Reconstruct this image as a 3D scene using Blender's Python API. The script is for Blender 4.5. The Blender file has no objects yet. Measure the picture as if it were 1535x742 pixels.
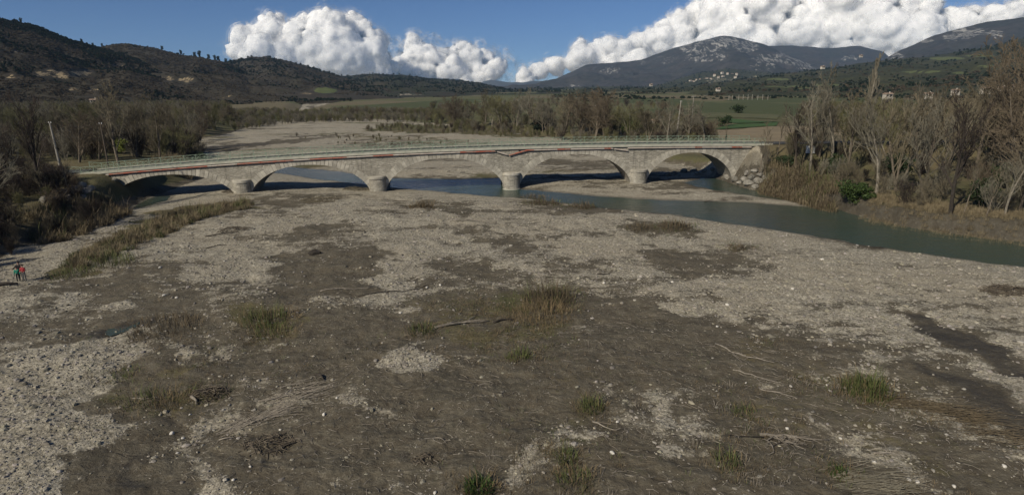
import bpy, bmesh, math, random
import numpy as np
from mathutils import Matrix, Vector

random.seed(7)
rng = np.random.default_rng(7)
SC = bpy.context.scene
COL = SC.collection

# ------------------------------------------------------------------ camera
FPX, CX, CY = 904.0, 767.5, 371.0          # focal length and centre in photograph pixels
CAM_H, PITCH, ROLL = 17.0, math.radians(14.9), math.radians(0.8)
fwd = np.array([0, math.cos(PITCH), -math.sin(PITCH)])
up0 = np.array([0, math.sin(PITCH), math.cos(PITCH)])
rt0 = np.array([1.0, 0, 0])
RT = rt0 * math.cos(ROLL) - up0 * math.sin(ROLL)
UP = up0 * math.cos(ROLL) + rt0 * math.sin(ROLL)
CAM = np.array([0, 0, CAM_H])
cd = bpy.data.cameras.new('camera'); cam = bpy.data.objects.new('camera', cd); COL.objects.link(cam)
cd.sensor_width = 36; cd.lens = 36 * FPX / 1535.0; cd.clip_start = 0.5; cd.clip_end = 60000
m = Matrix.Identity(4)
for i in range(3):
    m[i][0], m[i][1], m[i][2], m[i][3] = RT[i], UP[i], -fwd[i], CAM[i]
cam.matrix_world = m
SC.camera = cam

# ------------------------------------------------------------------ sky, sun, exposure
SUN_EL, SUN_AZ = math.radians(35), math.radians(222)     # azimuth clockwise from +Y: behind the camera, to its left
w = bpy.data.worlds.new('World'); SC.world = w; w.use_nodes = True
nt = w.node_tree; nt.nodes.clear()
o_ = nt.nodes.new('ShaderNodeOutputWorld'); bg = nt.nodes.new('ShaderNodeBackground')
sky = nt.nodes.new('ShaderNodeTexSky'); sky.sky_type = 'NISHITA'; sky.sun_disc = False
sky.sun_elevation = SUN_EL; sky.sun_rotation = SUN_AZ; sky.altitude = 300
sky.air_density = 0.55; sky.dust_density = 0.0; sky.ozone_density = 8.0
bg.inputs[1].default_value = 0.062
nt.links.new(sky.outputs[0], bg.inputs[0]); nt.links.new(bg.outputs[0], o_.inputs[0])
sl = bpy.data.lights.new('sun', 'SUN'); sun = bpy.data.objects.new('sun', sl); COL.objects.link(sun)
sl.energy = 4.2; sl.angle = math.radians(0.53); sl.color = (1.0, 0.91, 0.75)
sd_ = Vector((math.sin(SUN_AZ) * math.cos(SUN_EL), math.cos(SUN_AZ) * math.cos(SUN_EL), math.sin(SUN_EL)))
sun.rotation_euler = sd_.to_track_quat('Z', 'Y').to_euler(); sun.location = sd_ * 200
vs = SC.view_settings
vs.view_transform = 'Standard'; vs.look = 'None'; vs.exposure = 0.12; vs.gamma = 1.0; vs.use_curve_mapping = False
SC.cycles.max_bounces = 7; SC.cycles.diffuse_bounces = 4; SC.cycles.glossy_bounces = 3
SC.cycles.transparent_max_bounces = 20; SC.cycles.volume_bounces = 0
SC.cycles.use_denoising = True

# ------------------------------------------------------------------ pixel <-> world
def ray(px, py): return RT * ((px - CX) / FPX) - UP * ((py - CY) / FPX) + fwd
def P(px, py, z=0.0):
    d = ray(px, py); return CAM + d * ((z - CAM_H) / d[2])
def PD(px, py, dist):                       # the point seen at a pixel, at a horizontal distance
    d = ray(px, py); return CAM + d * (dist / math.hypot(d[0], d[1]))
def depth(p): return float(np.dot(np.asarray(p) - CAM, fwd))
def px_len(p, n): return n * depth(p) / (FPX * math.cos(PITCH))   # n upright pixels at p in metres
def AZ(px, py):
    d = ray(px, py); return math.atan2(d[0], d[1]), d[2] / math.hypot(d[0], d[1])

# ------------------------------------------------------------------ noise
_tab = rng.random((8, 256, 256))
def vn(x, y, k=0):
    xi = np.floor(x).astype(np.int64); yi = np.floor(y).astype(np.int64)
    fx = x - xi; fy = y - yi
    fx = fx * fx * fx * (fx * (fx * 6 - 15) + 10); fy = fy * fy * fy * (fy * (fy * 6 - 15) + 10)
    t = _tab[k % 8]; a, b, c, d = xi & 255, (xi + 1) & 255, yi & 255, (yi + 1) & 255
    return (t[a, c] * (1 - fx) + t[b, c] * fx) * (1 - fy) + (t[a, d] * (1 - fx) + t[b, d] * fx) * fy - 0.5
def fbm(x, y, o=4, k=0, g=0.5):
    s = np.zeros_like(x, dtype=float); a = 1.0
    for i in range(o):
        s += a * vn(x * 2 ** i + 17.3 * i, y * 2 ** i - 9.1 * i, k + i); a *= g
    return s
def sstep(a, b, x):
    t = np.clip((x - a) / (b - a), 0, 1); return t * t * (3 - 2 * t)
def sdist(poly, X, Y):                      # signed distance to a polygon, negative inside
    poly = np.asarray(poly, float); n = len(poly)
    d2 = np.full(X.shape, 1e18); ins = np.zeros(X.shape, bool)
    for i in range(n):
        x0, y0 = poly[i]; x1, y1 = poly[(i + 1) % n]
        ex, ey = x1 - x0, y1 - y0; wx, wy = X - x0, Y - y0
        t = np.clip((wx * ex + wy * ey) / (ex * ex + ey * ey + 1e-12), 0, 1)
        dx, dy = wx - ex * t, wy - ey * t
        np.minimum(d2, dx * dx + dy * dy, out=d2)
        c = ((y0 <= Y) & (y1 > Y)) | ((y1 <= Y) & (y0 > Y))
        if ey != 0: ins ^= c & (X < x0 + (Y - y0) / ey * ex)
    d = np.sqrt(d2); return np.where(ins, -d, d)
def W(pts, z=0.0): return [tuple(P(a, b, z)[:2]) for a, b in pts]

# ------------------------------------------------------------------ object helpers
def props(o, label=None, cat=None, group=None, kind=None):
    if label: o['label'] = label
    if cat: o['category'] = cat
    if group: o['group'] = group
    if kind: o['kind'] = kind
    return o
def link(name, data, parent=None, loc=None):
    o = bpy.data.objects.new(name, data); COL.objects.link(o)
    if loc is not None: o.location = loc
    if parent is not None: o.parent = parent
    return o
def empty(name, loc=(0, 0, 0), rz=0.0):
    o = link(name, None, None, loc); o.rotation_euler = (0, 0, rz); o.empty_display_size = 0.3; return o
def mesh_np(name, V, faces, mat=None, smooth=False):
    """V (n,3); faces: a list of (m,k) int arrays"""
    V = np.asarray(V, np.float32).reshape(-1, 3)
    me = bpy.data.meshes.new(name)
    faces = [np.asarray(f, np.int32) for f in faces if len(f)]
    nl = sum(f.size for f in faces); nf = sum(len(f) for f in faces)
    me.vertices.add(len(V)); me.vertices.foreach_set('co', V.ravel())
    me.loops.add(nl); me.loops.foreach_set('vertex_index', np.concatenate([f.ravel() for f in faces]))
    tot = np.concatenate([np.full(len(f), f.shape[1], np.int32) for f in faces])
    st = np.concatenate([[0], np.cumsum(tot)[:-1]]).astype(np.int32)
    me.polygons.add(nf); me.polygons.foreach_set('loop_start', st); me.polygons.foreach_set('loop_total', tot)
    me.polygons.foreach_set('use_smooth', np.full(nf, smooth, bool))
    if mat: me.materials.append(mat)
    me.update(calc_edges=True); me.validate(verbose=False)
    return me
def vcol(me, name, arr):
    a = me.attributes.new(name, 'FLOAT_COLOR', 'POINT')
    c = np.ones((len(me.vertices), 4), np.float32); c[:, :arr.shape[1]] = arr
    a.data.foreach_set('color', c.ravel())

class MB:
    """collects boxes, tubes and quads into one mesh"""
    def __init__(s): s.v = []; s.q = []; s.t = []; s.n = 0
    def add(s, V, Q=(), T=()):
        V = np.asarray(V, float).reshape(-1, 3)
        if len(Q): s.q.append(np.asarray(Q, int) + s.n)
        if len(T): s.t.append(np.asarray(T, int) + s.n)
        s.v.append(V); s.n += len(V); return s
    def box(s, c, d, rz=0.0, taper=1.0):
        x, y, z = np.asarray(d, float) / 2
        V = np.array([(a * x * k, b * y * k, e * z) for e, k in ((-1, 1), (1, taper)) for a, b in ((-1, -1), (1, -1), (1, 1), (-1, 1))])
        cr, sr = math.cos(rz), math.sin(rz)
        V = np.stack([V[:, 0] * cr - V[:, 1] * sr, V[:, 0] * sr + V[:, 1] * cr, V[:, 2]], 1) + np.asarray(c, float)
        return s.add(V, [(3, 2, 1, 0), (4, 5, 6, 7), (0, 1, 5, 4), (1, 2, 6, 5), (2, 3, 7, 6), (3, 0, 4, 7)])
    def tube(s, pts, rad, n=6, cap=True):
        pts = np.asarray(pts, float); m_ = len(pts); rad = np.broadcast_to(np.asarray(rad, float), (m_,))
        tg = np.gradient(pts, axis=0); tg /= np.linalg.norm(tg, axis=1, keepdims=True) + 1e-9
        a = np.array([0, 0, 1.0]) if abs(tg[0, 2]) < .9 else np.array([1.0, 0, 0])
        e1 = np.cross(tg, a); e1 /= np.linalg.norm(e1, axis=1, keepdims=True) + 1e-9
        e2 = np.cross(tg, e1)
        an = np.arange(n) * 2 * math.pi / n
        V = pts[:, None, :] + rad[:, None, None] * (np.cos(an)[None, :, None] * e1[:, None, :] + np.sin(an)[None, :, None] * e2[:, None, :])
        i = np.arange(m_ - 1)[:, None] * n; j = np.arange(n)[None, :]; k = (j + 1) % n
        Q = np.stack([i + j, i + n + j, i + n + k, i + k], -1).reshape(-1, 4)
        T = []
        if cap:
            for q in range(1, n - 1):
                T.append((0, q, q + 1)); b = (m_ - 1) * n; T.append((b, b + q + 1, b + q))
        return s.add(V.reshape(-1, 3), Q, T)
    def mesh(s, name, mat=None, smooth=False):
        fs = []
        if s.q: fs.append(np.concatenate(s.q))
        if s.t: fs.append(np.concatenate(s.t))
        return mesh_np(name, np.concatenate(s.v), fs, mat, smooth)
    def build(s, name, mat=None, parent=None, loc=None, smooth=False):
        return link(name, s.mesh(name, mat, smooth), parent, loc)

# ------------------------------------------------------------------ materials
def new_mat(name):
    m_ = bpy.data.materials.new(name); m_.use_nodes = True; n = m_.node_tree; n.nodes.clear()
    out = n.nodes.new('ShaderNodeOutputMaterial'); b = n.nodes.new('ShaderNodeBsdfPrincipled')
    n.links.new(b.outputs[0], out.inputs[0]); b.inputs['Specular IOR Level'].default_value = 0.2
    return m_, n, b
class N:
    """tiny node shorthand"""
    def __init__(s, nt): s.t = nt
    def _in(s, node, i, v):
        if v is None: return
        if hasattr(v, 'is_output'): s.t.links.new(v, node.inputs[i])
        else:
            sk = node.inputs[i]
            if isinstance(v, (tuple, list)) and len(v) == 3 and len(sk.default_value) == 4: v = (*v, 1)
            sk.default_value = v
    def coord(s, kind='Object'): return s.t.nodes.new('ShaderNodeTexCoord').outputs[kind]
    def pos(s): return s.t.nodes.new('ShaderNodeNewGeometry').outputs['Position']
    def noise(s, v, sc, det=4, rough=0.55, dist=0.0, col=False):
        n = s.t.nodes.new('ShaderNodeTexNoise'); s._in(n, 'Vector', v); n.inputs['Scale'].default_value = sc
        n.inputs['Detail'].default_value = det; n.inputs['Roughness'].default_value = rough; n.inputs['Distortion'].default_value = dist
        return n.outputs[1 if col else 0]
    def voro(s, v, sc, feat='F1', out='Distance', rnd=1.0):
        n = s.t.nodes.new('ShaderNodeTexVoronoi'); n.feature = feat; s._in(n, 'Vector', v); n.inputs['Scale'].default_value = sc
        n.inputs['Randomness'].default_value = rnd; return n.outputs[out]
    def math(s, op, a, b=None, clamp=False):
        n = s.t.nodes.new('ShaderNodeMath'); n.operation = op; n.use_clamp = clamp; s._in(n, 0, a); s._in(n, 1, b); return n.outputs[0]
    def ramp(s, v, a, b, lo=0.0, hi=1.0):
        n = s.t.nodes.new('ShaderNodeMapRange'); n.interpolation_type = 'SMOOTHSTEP'; s._in(n, 0, v)
        n.inputs[1].default_value = a; n.inputs[2].default_value = b; n.inputs[3].default_value = lo; n.inputs[4].default_value = hi
        return n.outputs[0]
    def mix(s, f, a, b, mode='MIX'):
        n = s.t.nodes.new('ShaderNodeMix'); n.data_type = 'RGBA'; n.blend_type = mode; n.clamp_factor = True
        s._in(n, 0, f); s._in(n, 6, a); s._in(n, 7, b); return n.outputs[2]
    def sep(s, v):
        n = s.t.nodes.new('ShaderNodeSeparateXYZ'); s._in(n, 0, v); return n.outputs
    def scale(s, v, xyz):
        n = s.t.nodes.new('ShaderNodeVectorMath'); n.operation = 'MULTIPLY'; s._in(n, 0, v); n.inputs[1].default_value = xyz; return n.outputs[0]
    def attr(s, name, out='Color'):
        n = s.t.nodes.new('ShaderNodeAttribute'); n.attribute_name = name; return n.outputs[out]
    def rand(s): return s.t.nodes.new('ShaderNodeObjectInfo').outputs['Random']
    def bump(s, h, st=0.5, d=0.05, nrm=None):
        n = s.t.nodes.new('ShaderNodeBump'); n.inputs['Strength'].default_value = st; n.inputs['Distance'].default_value = d
        s._in(n, 'Height', h); s._in(n, 'Normal', nrm); return n.outputs[0]
def simple(name, c1, c2=None, sc=3.0, rough=0.85, bump=0.0, bd=0.02, rnd=0.0, spec=0.2, coord='Object'):
    m_, t, b = new_mat(name); k = N(t); v = k.coord(coord)
    c2 = c2 or tuple(x * 0.6 for x in c1)
    f = k.noise(v, sc, 5, 0.6)
    c = k.mix(k.ramp(f, .3, .7), c1, c2)
    if rnd:
        r = k.math('ADD', k.math('MULTIPLY', k.rand(), rnd), 1 - rnd / 2)
        n = t.nodes.new('ShaderNodeVectorMath'); n.operation = 'SCALE'; t.links.new(c, n.inputs[0]); t.links.new(r, n.inputs['Scale']); c = n.outputs[0]
    t.links.new(c, b.inputs['Base Color']); b.inputs['Roughness'].default_value = rough; b.inputs['Specular IOR Level'].default_value = spec
    if bump: t.links.new(k.bump(f, bump, bd), b.inputs['Normal'])
    return m_

M = {}
M['bark'] = simple('bark', (.17, .142, .108), (.09, .074, .056), 6, .9, .4, .03, .5)
M['bark_pale'] = simple('bark_pale', (.23, .205, .165), (.12, .105, .082), 4, .9, .4, .03, .3)
M['twig_brown'] = simple('twig_brown', (0.145, 0.124, 0.085), (0.1, 0.086, 0.06), 1.0, .9, rnd=.5)
M['twig_grey'] = simple('twig_grey', (0.185, 0.17, 0.13), (0.13, 0.118, 0.09), 1.0, .9, rnd=.4)
M['twig_red'] = simple('twig_red', (0.142, 0.114, 0.08), (0.102, 0.082, 0.058), 1.0, .9, rnd=.3)
M['twig_olive'] = simple('twig_olive', (0.155, 0.146, 0.072), (0.11, 0.106, 0.054), 1.0, .9, rnd=.4)
M['twig_dark'] = simple('twig_dark', (.055, .044, .036), (.035, .028, .024), 1.0, .9, rnd=.4)
M['leaf_dark'] = simple('leaf_dark', (.030, .048, .018), (.018, .03, .012), 1.5, .7, rnd=.5)
M['leaf_pine'] = simple('leaf_pine', (.020, .032, .018), (.012, .02, .012), 1.5, .8, rnd=.5)
M['leaf_green'] = simple('leaf_green', (.055, .085, .022), (.032, .055, .016), 1.5, .6, rnd=.3)
M['leaf_lime'] = simple('leaf_lime', (.15, .17, .03), (.09, .11, .022), 1.5, .7, rnd=.3)
M['grass_green'] = simple('grass_green', (.105, .122, .042), (.07, .085, .03), 2, .8, rnd=.4)
M['grass_dry'] = simple('grass_dry', (.20, .15, .085), (.12, .09, .05), 2, .9, rnd=.3)
M['grass_brown'] = simple('grass_brown', (.140, .110, .070), (.090, .072, .047), 2, .9, rnd=.3)
M['reed'] = simple('reed', (.235, .19, .12), (.15, .125, .075), .35, .9, rnd=.2)
M['wood_grey'] = simple('wood_grey', (.27, .24, .20), (.15, .13, .105), 5, .85, .4, .02, .4)
M['wood_dark'] = simple('wood_dark', (.05, .042, .035), (.028, .024, .02), 5, .9, .4, .02, .3)
M['driftwood_brown'] = simple('driftwood_brown', (.15, .125, .095), (.075, .062, .048), 3, .9, .3, .02, .2)
M['rail_green'] = simple('rail_green', (.18, .245, .18), (.235, .29, .22), 4, .6, spec=.4)
M['asphalt'] = simple('asphalt', (.075, .075, .072), (.055, .055, .052), 2, .9)
M['concrete_pole'] = simple('concrete_pole', (.30, .28, .24), (.20, .185, .16), 3, .8)
M['wood_pole'] = simple('wood_pole', (.12, .095, .075), (.08, .065, .05), 3, .9)
M['wire'] = simple('wire', (.06, .06, .06), None, 3, .6)
M['boulder'] = simple('boulder', (.27, .255, .22), (.15, .14, .12), 1.6, .9, .6, .06, .4)
M['plaster'] = simple('plaster', (.50, .46, .40), (.40, .37, .31), .4, .9, rnd=.3)
M['tile_roof'] = simple('tile_roof', (.30, .22, .165), (.22, .165, .13), .8, .9, rnd=.3)
M['window_dark'] = simple('window_dark', (.05, .05, .055), None, 3, .3)
M['white_paint'] = simple('white_paint', (.75, .75, .72), (.65, .65, .62), 3, .6)
M['post_white'] = simple('post_white', (.33, .32, .28), (.26, .25, .22), 3, .8)

# masonry: courses of rough grey stone
def masonry(name, c1, c2, joint, sc=(0.9, 0.9, 2.2)):
    m_, t, b = new_mat(name); k = N(t); v = k.coord('Object')
    vv = k.scale(v, sc)
    e = k.voro(vv, 1.6, 'DISTANCE_TO_EDGE'); cc = k.voro(vv, 1.6, 'F1', 'Color')
    g = k.sep(cc)[0]
    col = k.mix(g, c1, c2)
    st = k.ramp(k.noise(v, .35, 5, .65), .38, .68)
    col = k.mix(st, col, k.mix(.55, col, (.20, .185, .15)))
    streak = k.ramp(k.noise(k.scale(v, (1.1, 1.1, .12)), 1.3, 4, .6), .5, .72)
    col = k.mix(k.math('MULTIPLY', streak, .6), col, (.13, .12, .10))
    col = k.mix(k.ramp(e, .0, .05, .55, 0), col, joint)
    t.links.new(col, b.inputs['Base Color']); b.inputs['Roughness'].default_value = .92
    h = k.math('ADD', k.ramp(e, 0, .09), k.math('MULTIPLY', k.noise(v, 5, 4, .6), .6))
    t.links.new(k.bump(h, .7, .06), b.inputs['Normal']); return m_
M['masonry'] = masonry('masonry', (.41, .385, .325), (.26, .243, .205), (.12, .112, .094))
M['ashlar'] = simple('ashlar', (.42, .395, .335), (.26, .243, .205), .9, .9, .5, .05, .35)
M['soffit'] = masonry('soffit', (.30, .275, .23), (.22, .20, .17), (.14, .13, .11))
M['coping'] = simple('coping', (.44, .43, .36), (.33, .33, .27), .6, .9, .3, .03)
M['pipe_red'] = simple('pipe_red', (.36, .10, .065), (.30, .20, .16), 1.2, .7)
M['pipe_white'] = simple('pipe_white', (.46, .42, .37), (.36, .30, .26), 1.2, .7)

# riverbed: pebbles, silt, thin grass, damp streaks, a darkened bank face; the zones are an attribute of the sheet itself
def ground_mat():
    m_, t, b = new_mat('riverbed'); k = N(t); v = k.pos()
    z = k.attr('zones'); s = k.sep(z)
    big = k.noise(v, .09, 5, .6); mid = k.noise(v, .7, 5, .65); fine = k.noise(v, 3.2, 5, .7); vf = k.noise(v, 11., 3, .7)
    v1 = k.sep(k.voro(v, 5.2, 'F1', 'Color'))[0]; v2 = k.sep(k.voro(v, 13., 'F1', 'Color'))[1]
    pe = k.math('ADD', k.math('MULTIPLY', v1, .5), k.math('MULTIPLY', v2, .5))
    pe = k.math('ADD', k.math('MULTIPLY', pe, .62), k.math('MULTIPLY', fine, .38))
    grav = k.mix(k.ramp(pe, .25, .75), (.185, .166, .126), (.50, .46, .37))
    grav = k.mix(k.ramp(big, .38, .66), grav, k.mix(.5, grav, (.32, .28, .21)))
    fl = k.noise(k.scale(v, (.55, 1.0, 1)), .9, 6, .62, 1.8)          # swirled flow marks in the silt
    silt = k.mix(k.ramp(mid, .3, .7), (.114, .096, .068), (.074, .062, .044))
    silt = k.mix(k.ramp(fl, .36, .66, 0, .6), silt, (.135, .122, .092))
    silt = k.mix(k.ramp(k.noise(v, .3, 5, .6, .8), .5, .66, 0, .45), silt, (.055, .050, .037))
    silt = k.mix(k.ramp(k.math('ADD', k.math('MULTIPLY', fine, .5), k.math('MULTIPLY', vf, .5)), .54, .68, 0, .5), silt, (.21, .19, .15))
    dr = k.noise(v, .55, 5, .6, 2.2); ridge = k.math('ABSOLUTE', k.math('SUBTRACT', dr, .5))
    silt = k.mix(k.math('MULTIPLY', k.ramp(ridge, .006, .022, .55, 0), k.ramp(fine, .42, .6)), silt, (.24, .215, .165))
    sp = k.voro(v, 4.2, 'F1', 'Distance'); spm = k.ramp(k.noise(v, .8, 3, .6), .5, .64)
    silt = k.mix(k.math('MULTIPLY', k.ramp(sp, .10, .17, 1, 0), spm), silt, (.36, .335, .275))
    veg = k.mix(k.ramp(fine, .3, .7), (.112, .104, .052), (.066, .070, .033))
    veg = k.mix(k.ramp(big, .35, .65), veg, (.135, .112, .064))
    cell = k.sep(k.voro(k.scale(v, (1.0, .55, 1)), .011, 'F1', 'Color')); plots = k.mix(k.ramp(cell[0], .3, .36), (.060, .078, .032), (.105, .112, .052)); plots = k.mix(k.ramp(cell[1], .6, .64), plots, (.150, .128, .078))
    veg = k.mix(k.ramp(k.sep(v)[1], 230, 330, 0, .8), veg, plots)
    strk = k.noise(k.scale(v, (.22, .95, 1)), .75, 5, .62, 1.2)       # bands laid down by the current
    grav = k.mix(k.ramp(strk, .46, .68, 0, .55), grav, k.mix(.5, grav, (.13, .115, .085)))
    fld = k.math('ADD', k.math('ADD', k.math('MULTIPLY', mid, .34), k.math('MULTIPLY', fine, .42)), k.math('MULTIPLY', strk, .26))
    fmud = k.math('ADD', s[0], k.math('MULTIPLY', k.math('SUBTRACT', fld, .5), 3.4))
    fmud = k.ramp(fmud, .38, .62)
    c = k.mix(fmud, grav, silt)
    fveg = k.math('ADD', s[1], k.math('MULTIPLY', k.math('SUBTRACT', fld, .5), 1.8))
    c = k.mix(k.ramp(fveg, .4, .66), c, veg)
    wet_dark = k.ramp(s[2], .1, .9)
    c = k.mix(k.math('MULTIPLY', wet_dark, .5), c, (.03, .027, .022))
    t.links.new(c, b.inputs['Base Color'])
    t.links.new(k.ramp(s[2], .3, 1.0, .95, .55), b.inputs['Roughness'])
    hh = k.math('ADD', k.math('MULTIPLY', pe, k.ramp(fmud, 0, 1, 1.0, .3)), k.math('ADD', k.math('MULTIPLY', fine, .8), k.math('MULTIPLY', fl, 1.2)))
    t.links.new(k.bump(hh, .9, .12), b.inputs['Normal']); return m_
M['ground'] = ground_mat()

def water_mat():
    m_, t, b = new_mat('river_water'); k = N(t); v = k.pos()
    n1 = k.noise(k.scale(v, (.5, 1.1, 1)), 1.2, 4, .6, .4); n2 = k.noise(v, 5, 3, .6)
    deep = k.ramp(k.noise(v, .05, 3, .5), .4, .65)
    c = k.mix(deep, (.042, .064, .050), (.060, .066, .046))
    t.links.new(c, b.inputs['Base Color']); b.inputs['Roughness'].default_value = .13; b.inputs['Specular IOR Level'].default_value = .28
    b.inputs['IOR'].default_value = 1.33
    n3 = k.noise(k.scale(v, (.3, 1, 1)), .4, 4, .65, .6)
    h = k.math('ADD', k.math('ADD', n1, k.math('MULTIPLY', n2, .35)), k.math('MULTIPLY', n3, 1.6))
    t.links.new(k.bump(h, .8, .12), b.inputs['Normal']); return m_
M['water'] = water_mat()

# ------------------------------------------------------------------ terrain zones
WL = -0.55
RIVER = W([(1750, 440), (1535, 402), (1350, 377), (1150, 345), (1000, 322), (900, 312), (800, 300), (700, 292), (640, 286.5), (590, 282.5), (560, 279.5), (545, 277), (480, 270), (425, 262), (330, 250), (250, 241), (230, 236), (330, 241), (420, 249), (500, 256), (590, 267), (680, 268), (752, 267), (772, 282), (790, 284), (880, 292), (1000, 300), (1100, 302), (1212, 310), (1190, 304), (1100, 290), (1045, 281), (1025, 274), (1050, 266), (1085, 263), (1120, 274), (1160, 285), (1205, 294), (1250, 306), (1290, 318), (1340, 330), (1400, 340), (1470, 350), (1535, 357), (1750, 392)], WL)
RIVER2 = W([(178, 320), (200, 315), (235, 308), (258, 300), (264, 293), (240, 291), (210, 300), (188, 311)], WL)
RBANK = W([(1128, 258), (1136, 270), (1160, 284), (1205, 293), (1250, 305), (1290, 317), (1340, 329), (1400, 339), (1470, 349), (1535, 355), (1750, 390)]) + [(160, 40), (400, -60), (6000, -60), (9000, 3000), (9000, 12000), (-1200, 12000), (-500, 2200)] + W([(430, 173), (540, 177), (650, 184), (760, 197), (830, 206), (870, 213), (930, 226), (1010, 246), (1080, 254)])
LBANK = W([(-250, 452), (-100, 412), (0, 384), (45, 361), (110, 342), (150, 323), (188, 309), (212, 297), (232, 287), (262, 279), (292, 270), (314, 256), (308, 240), (298, 222), (290, 211), (330, 203), (375, 190), (440, 178)]) + [(-330, 1000), (-600, 2600), (-1400, 12000), (-9000, 12000), (-9000, -60), (-200, -60)]
# bridge frame: u along the near face, v away from the camera
B0 = np.array([0.0, 106.4]); BU = np.array([1.0, 0.09]); BU /= np.linalg.norm(BU); BV = np.array([-BU[1], BU[0]])
BW = 6.4
def on_face(px, py, v=0.0):                # where a pixel's ray meets the bridge's near face
    d = ray(px, py); o2 = B0 + BV * v
    tt = np.dot(o2 - CAM[:2], BV) / np.dot(d[:2], BV); p = CAM + d * tt
    return float(np.dot(p[:2] - B0, BU)), float(p[2])
def bw(u, v, z): q = B0 + BU * u + BV * v; return np.array([q[0], q[1], z])
_dk = [on_face(*p) for p in [(150, 259), (230, 250), (310, 242), (420, 236), (520, 231.5), (620, 228), (768, 222), (850, 218.5), (930, 216), (1030, 215.5), (1128, 217)]]
_du = np.array([a for a, b in _dk]); _c = np.polyfit(_du, [b for a, b in _dk], 3)
UL, UR = _du[0], _du[-1]
def deck_z(u): return np.polyval(_c, np.clip(u, UL - 4, UR + 4))
PIER_U = [on_face(p, y, -1.2)[0] for p, y in ((360, 285), (565, 280), (768, 276), (960, 268))]
print('deck z', [round(float(deck_z(u)), 2) for u in (UL, *PIER_U, UR)], 'piers', [round(u, 1) for u in (UL, *PIER_U, UR)])

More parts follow.
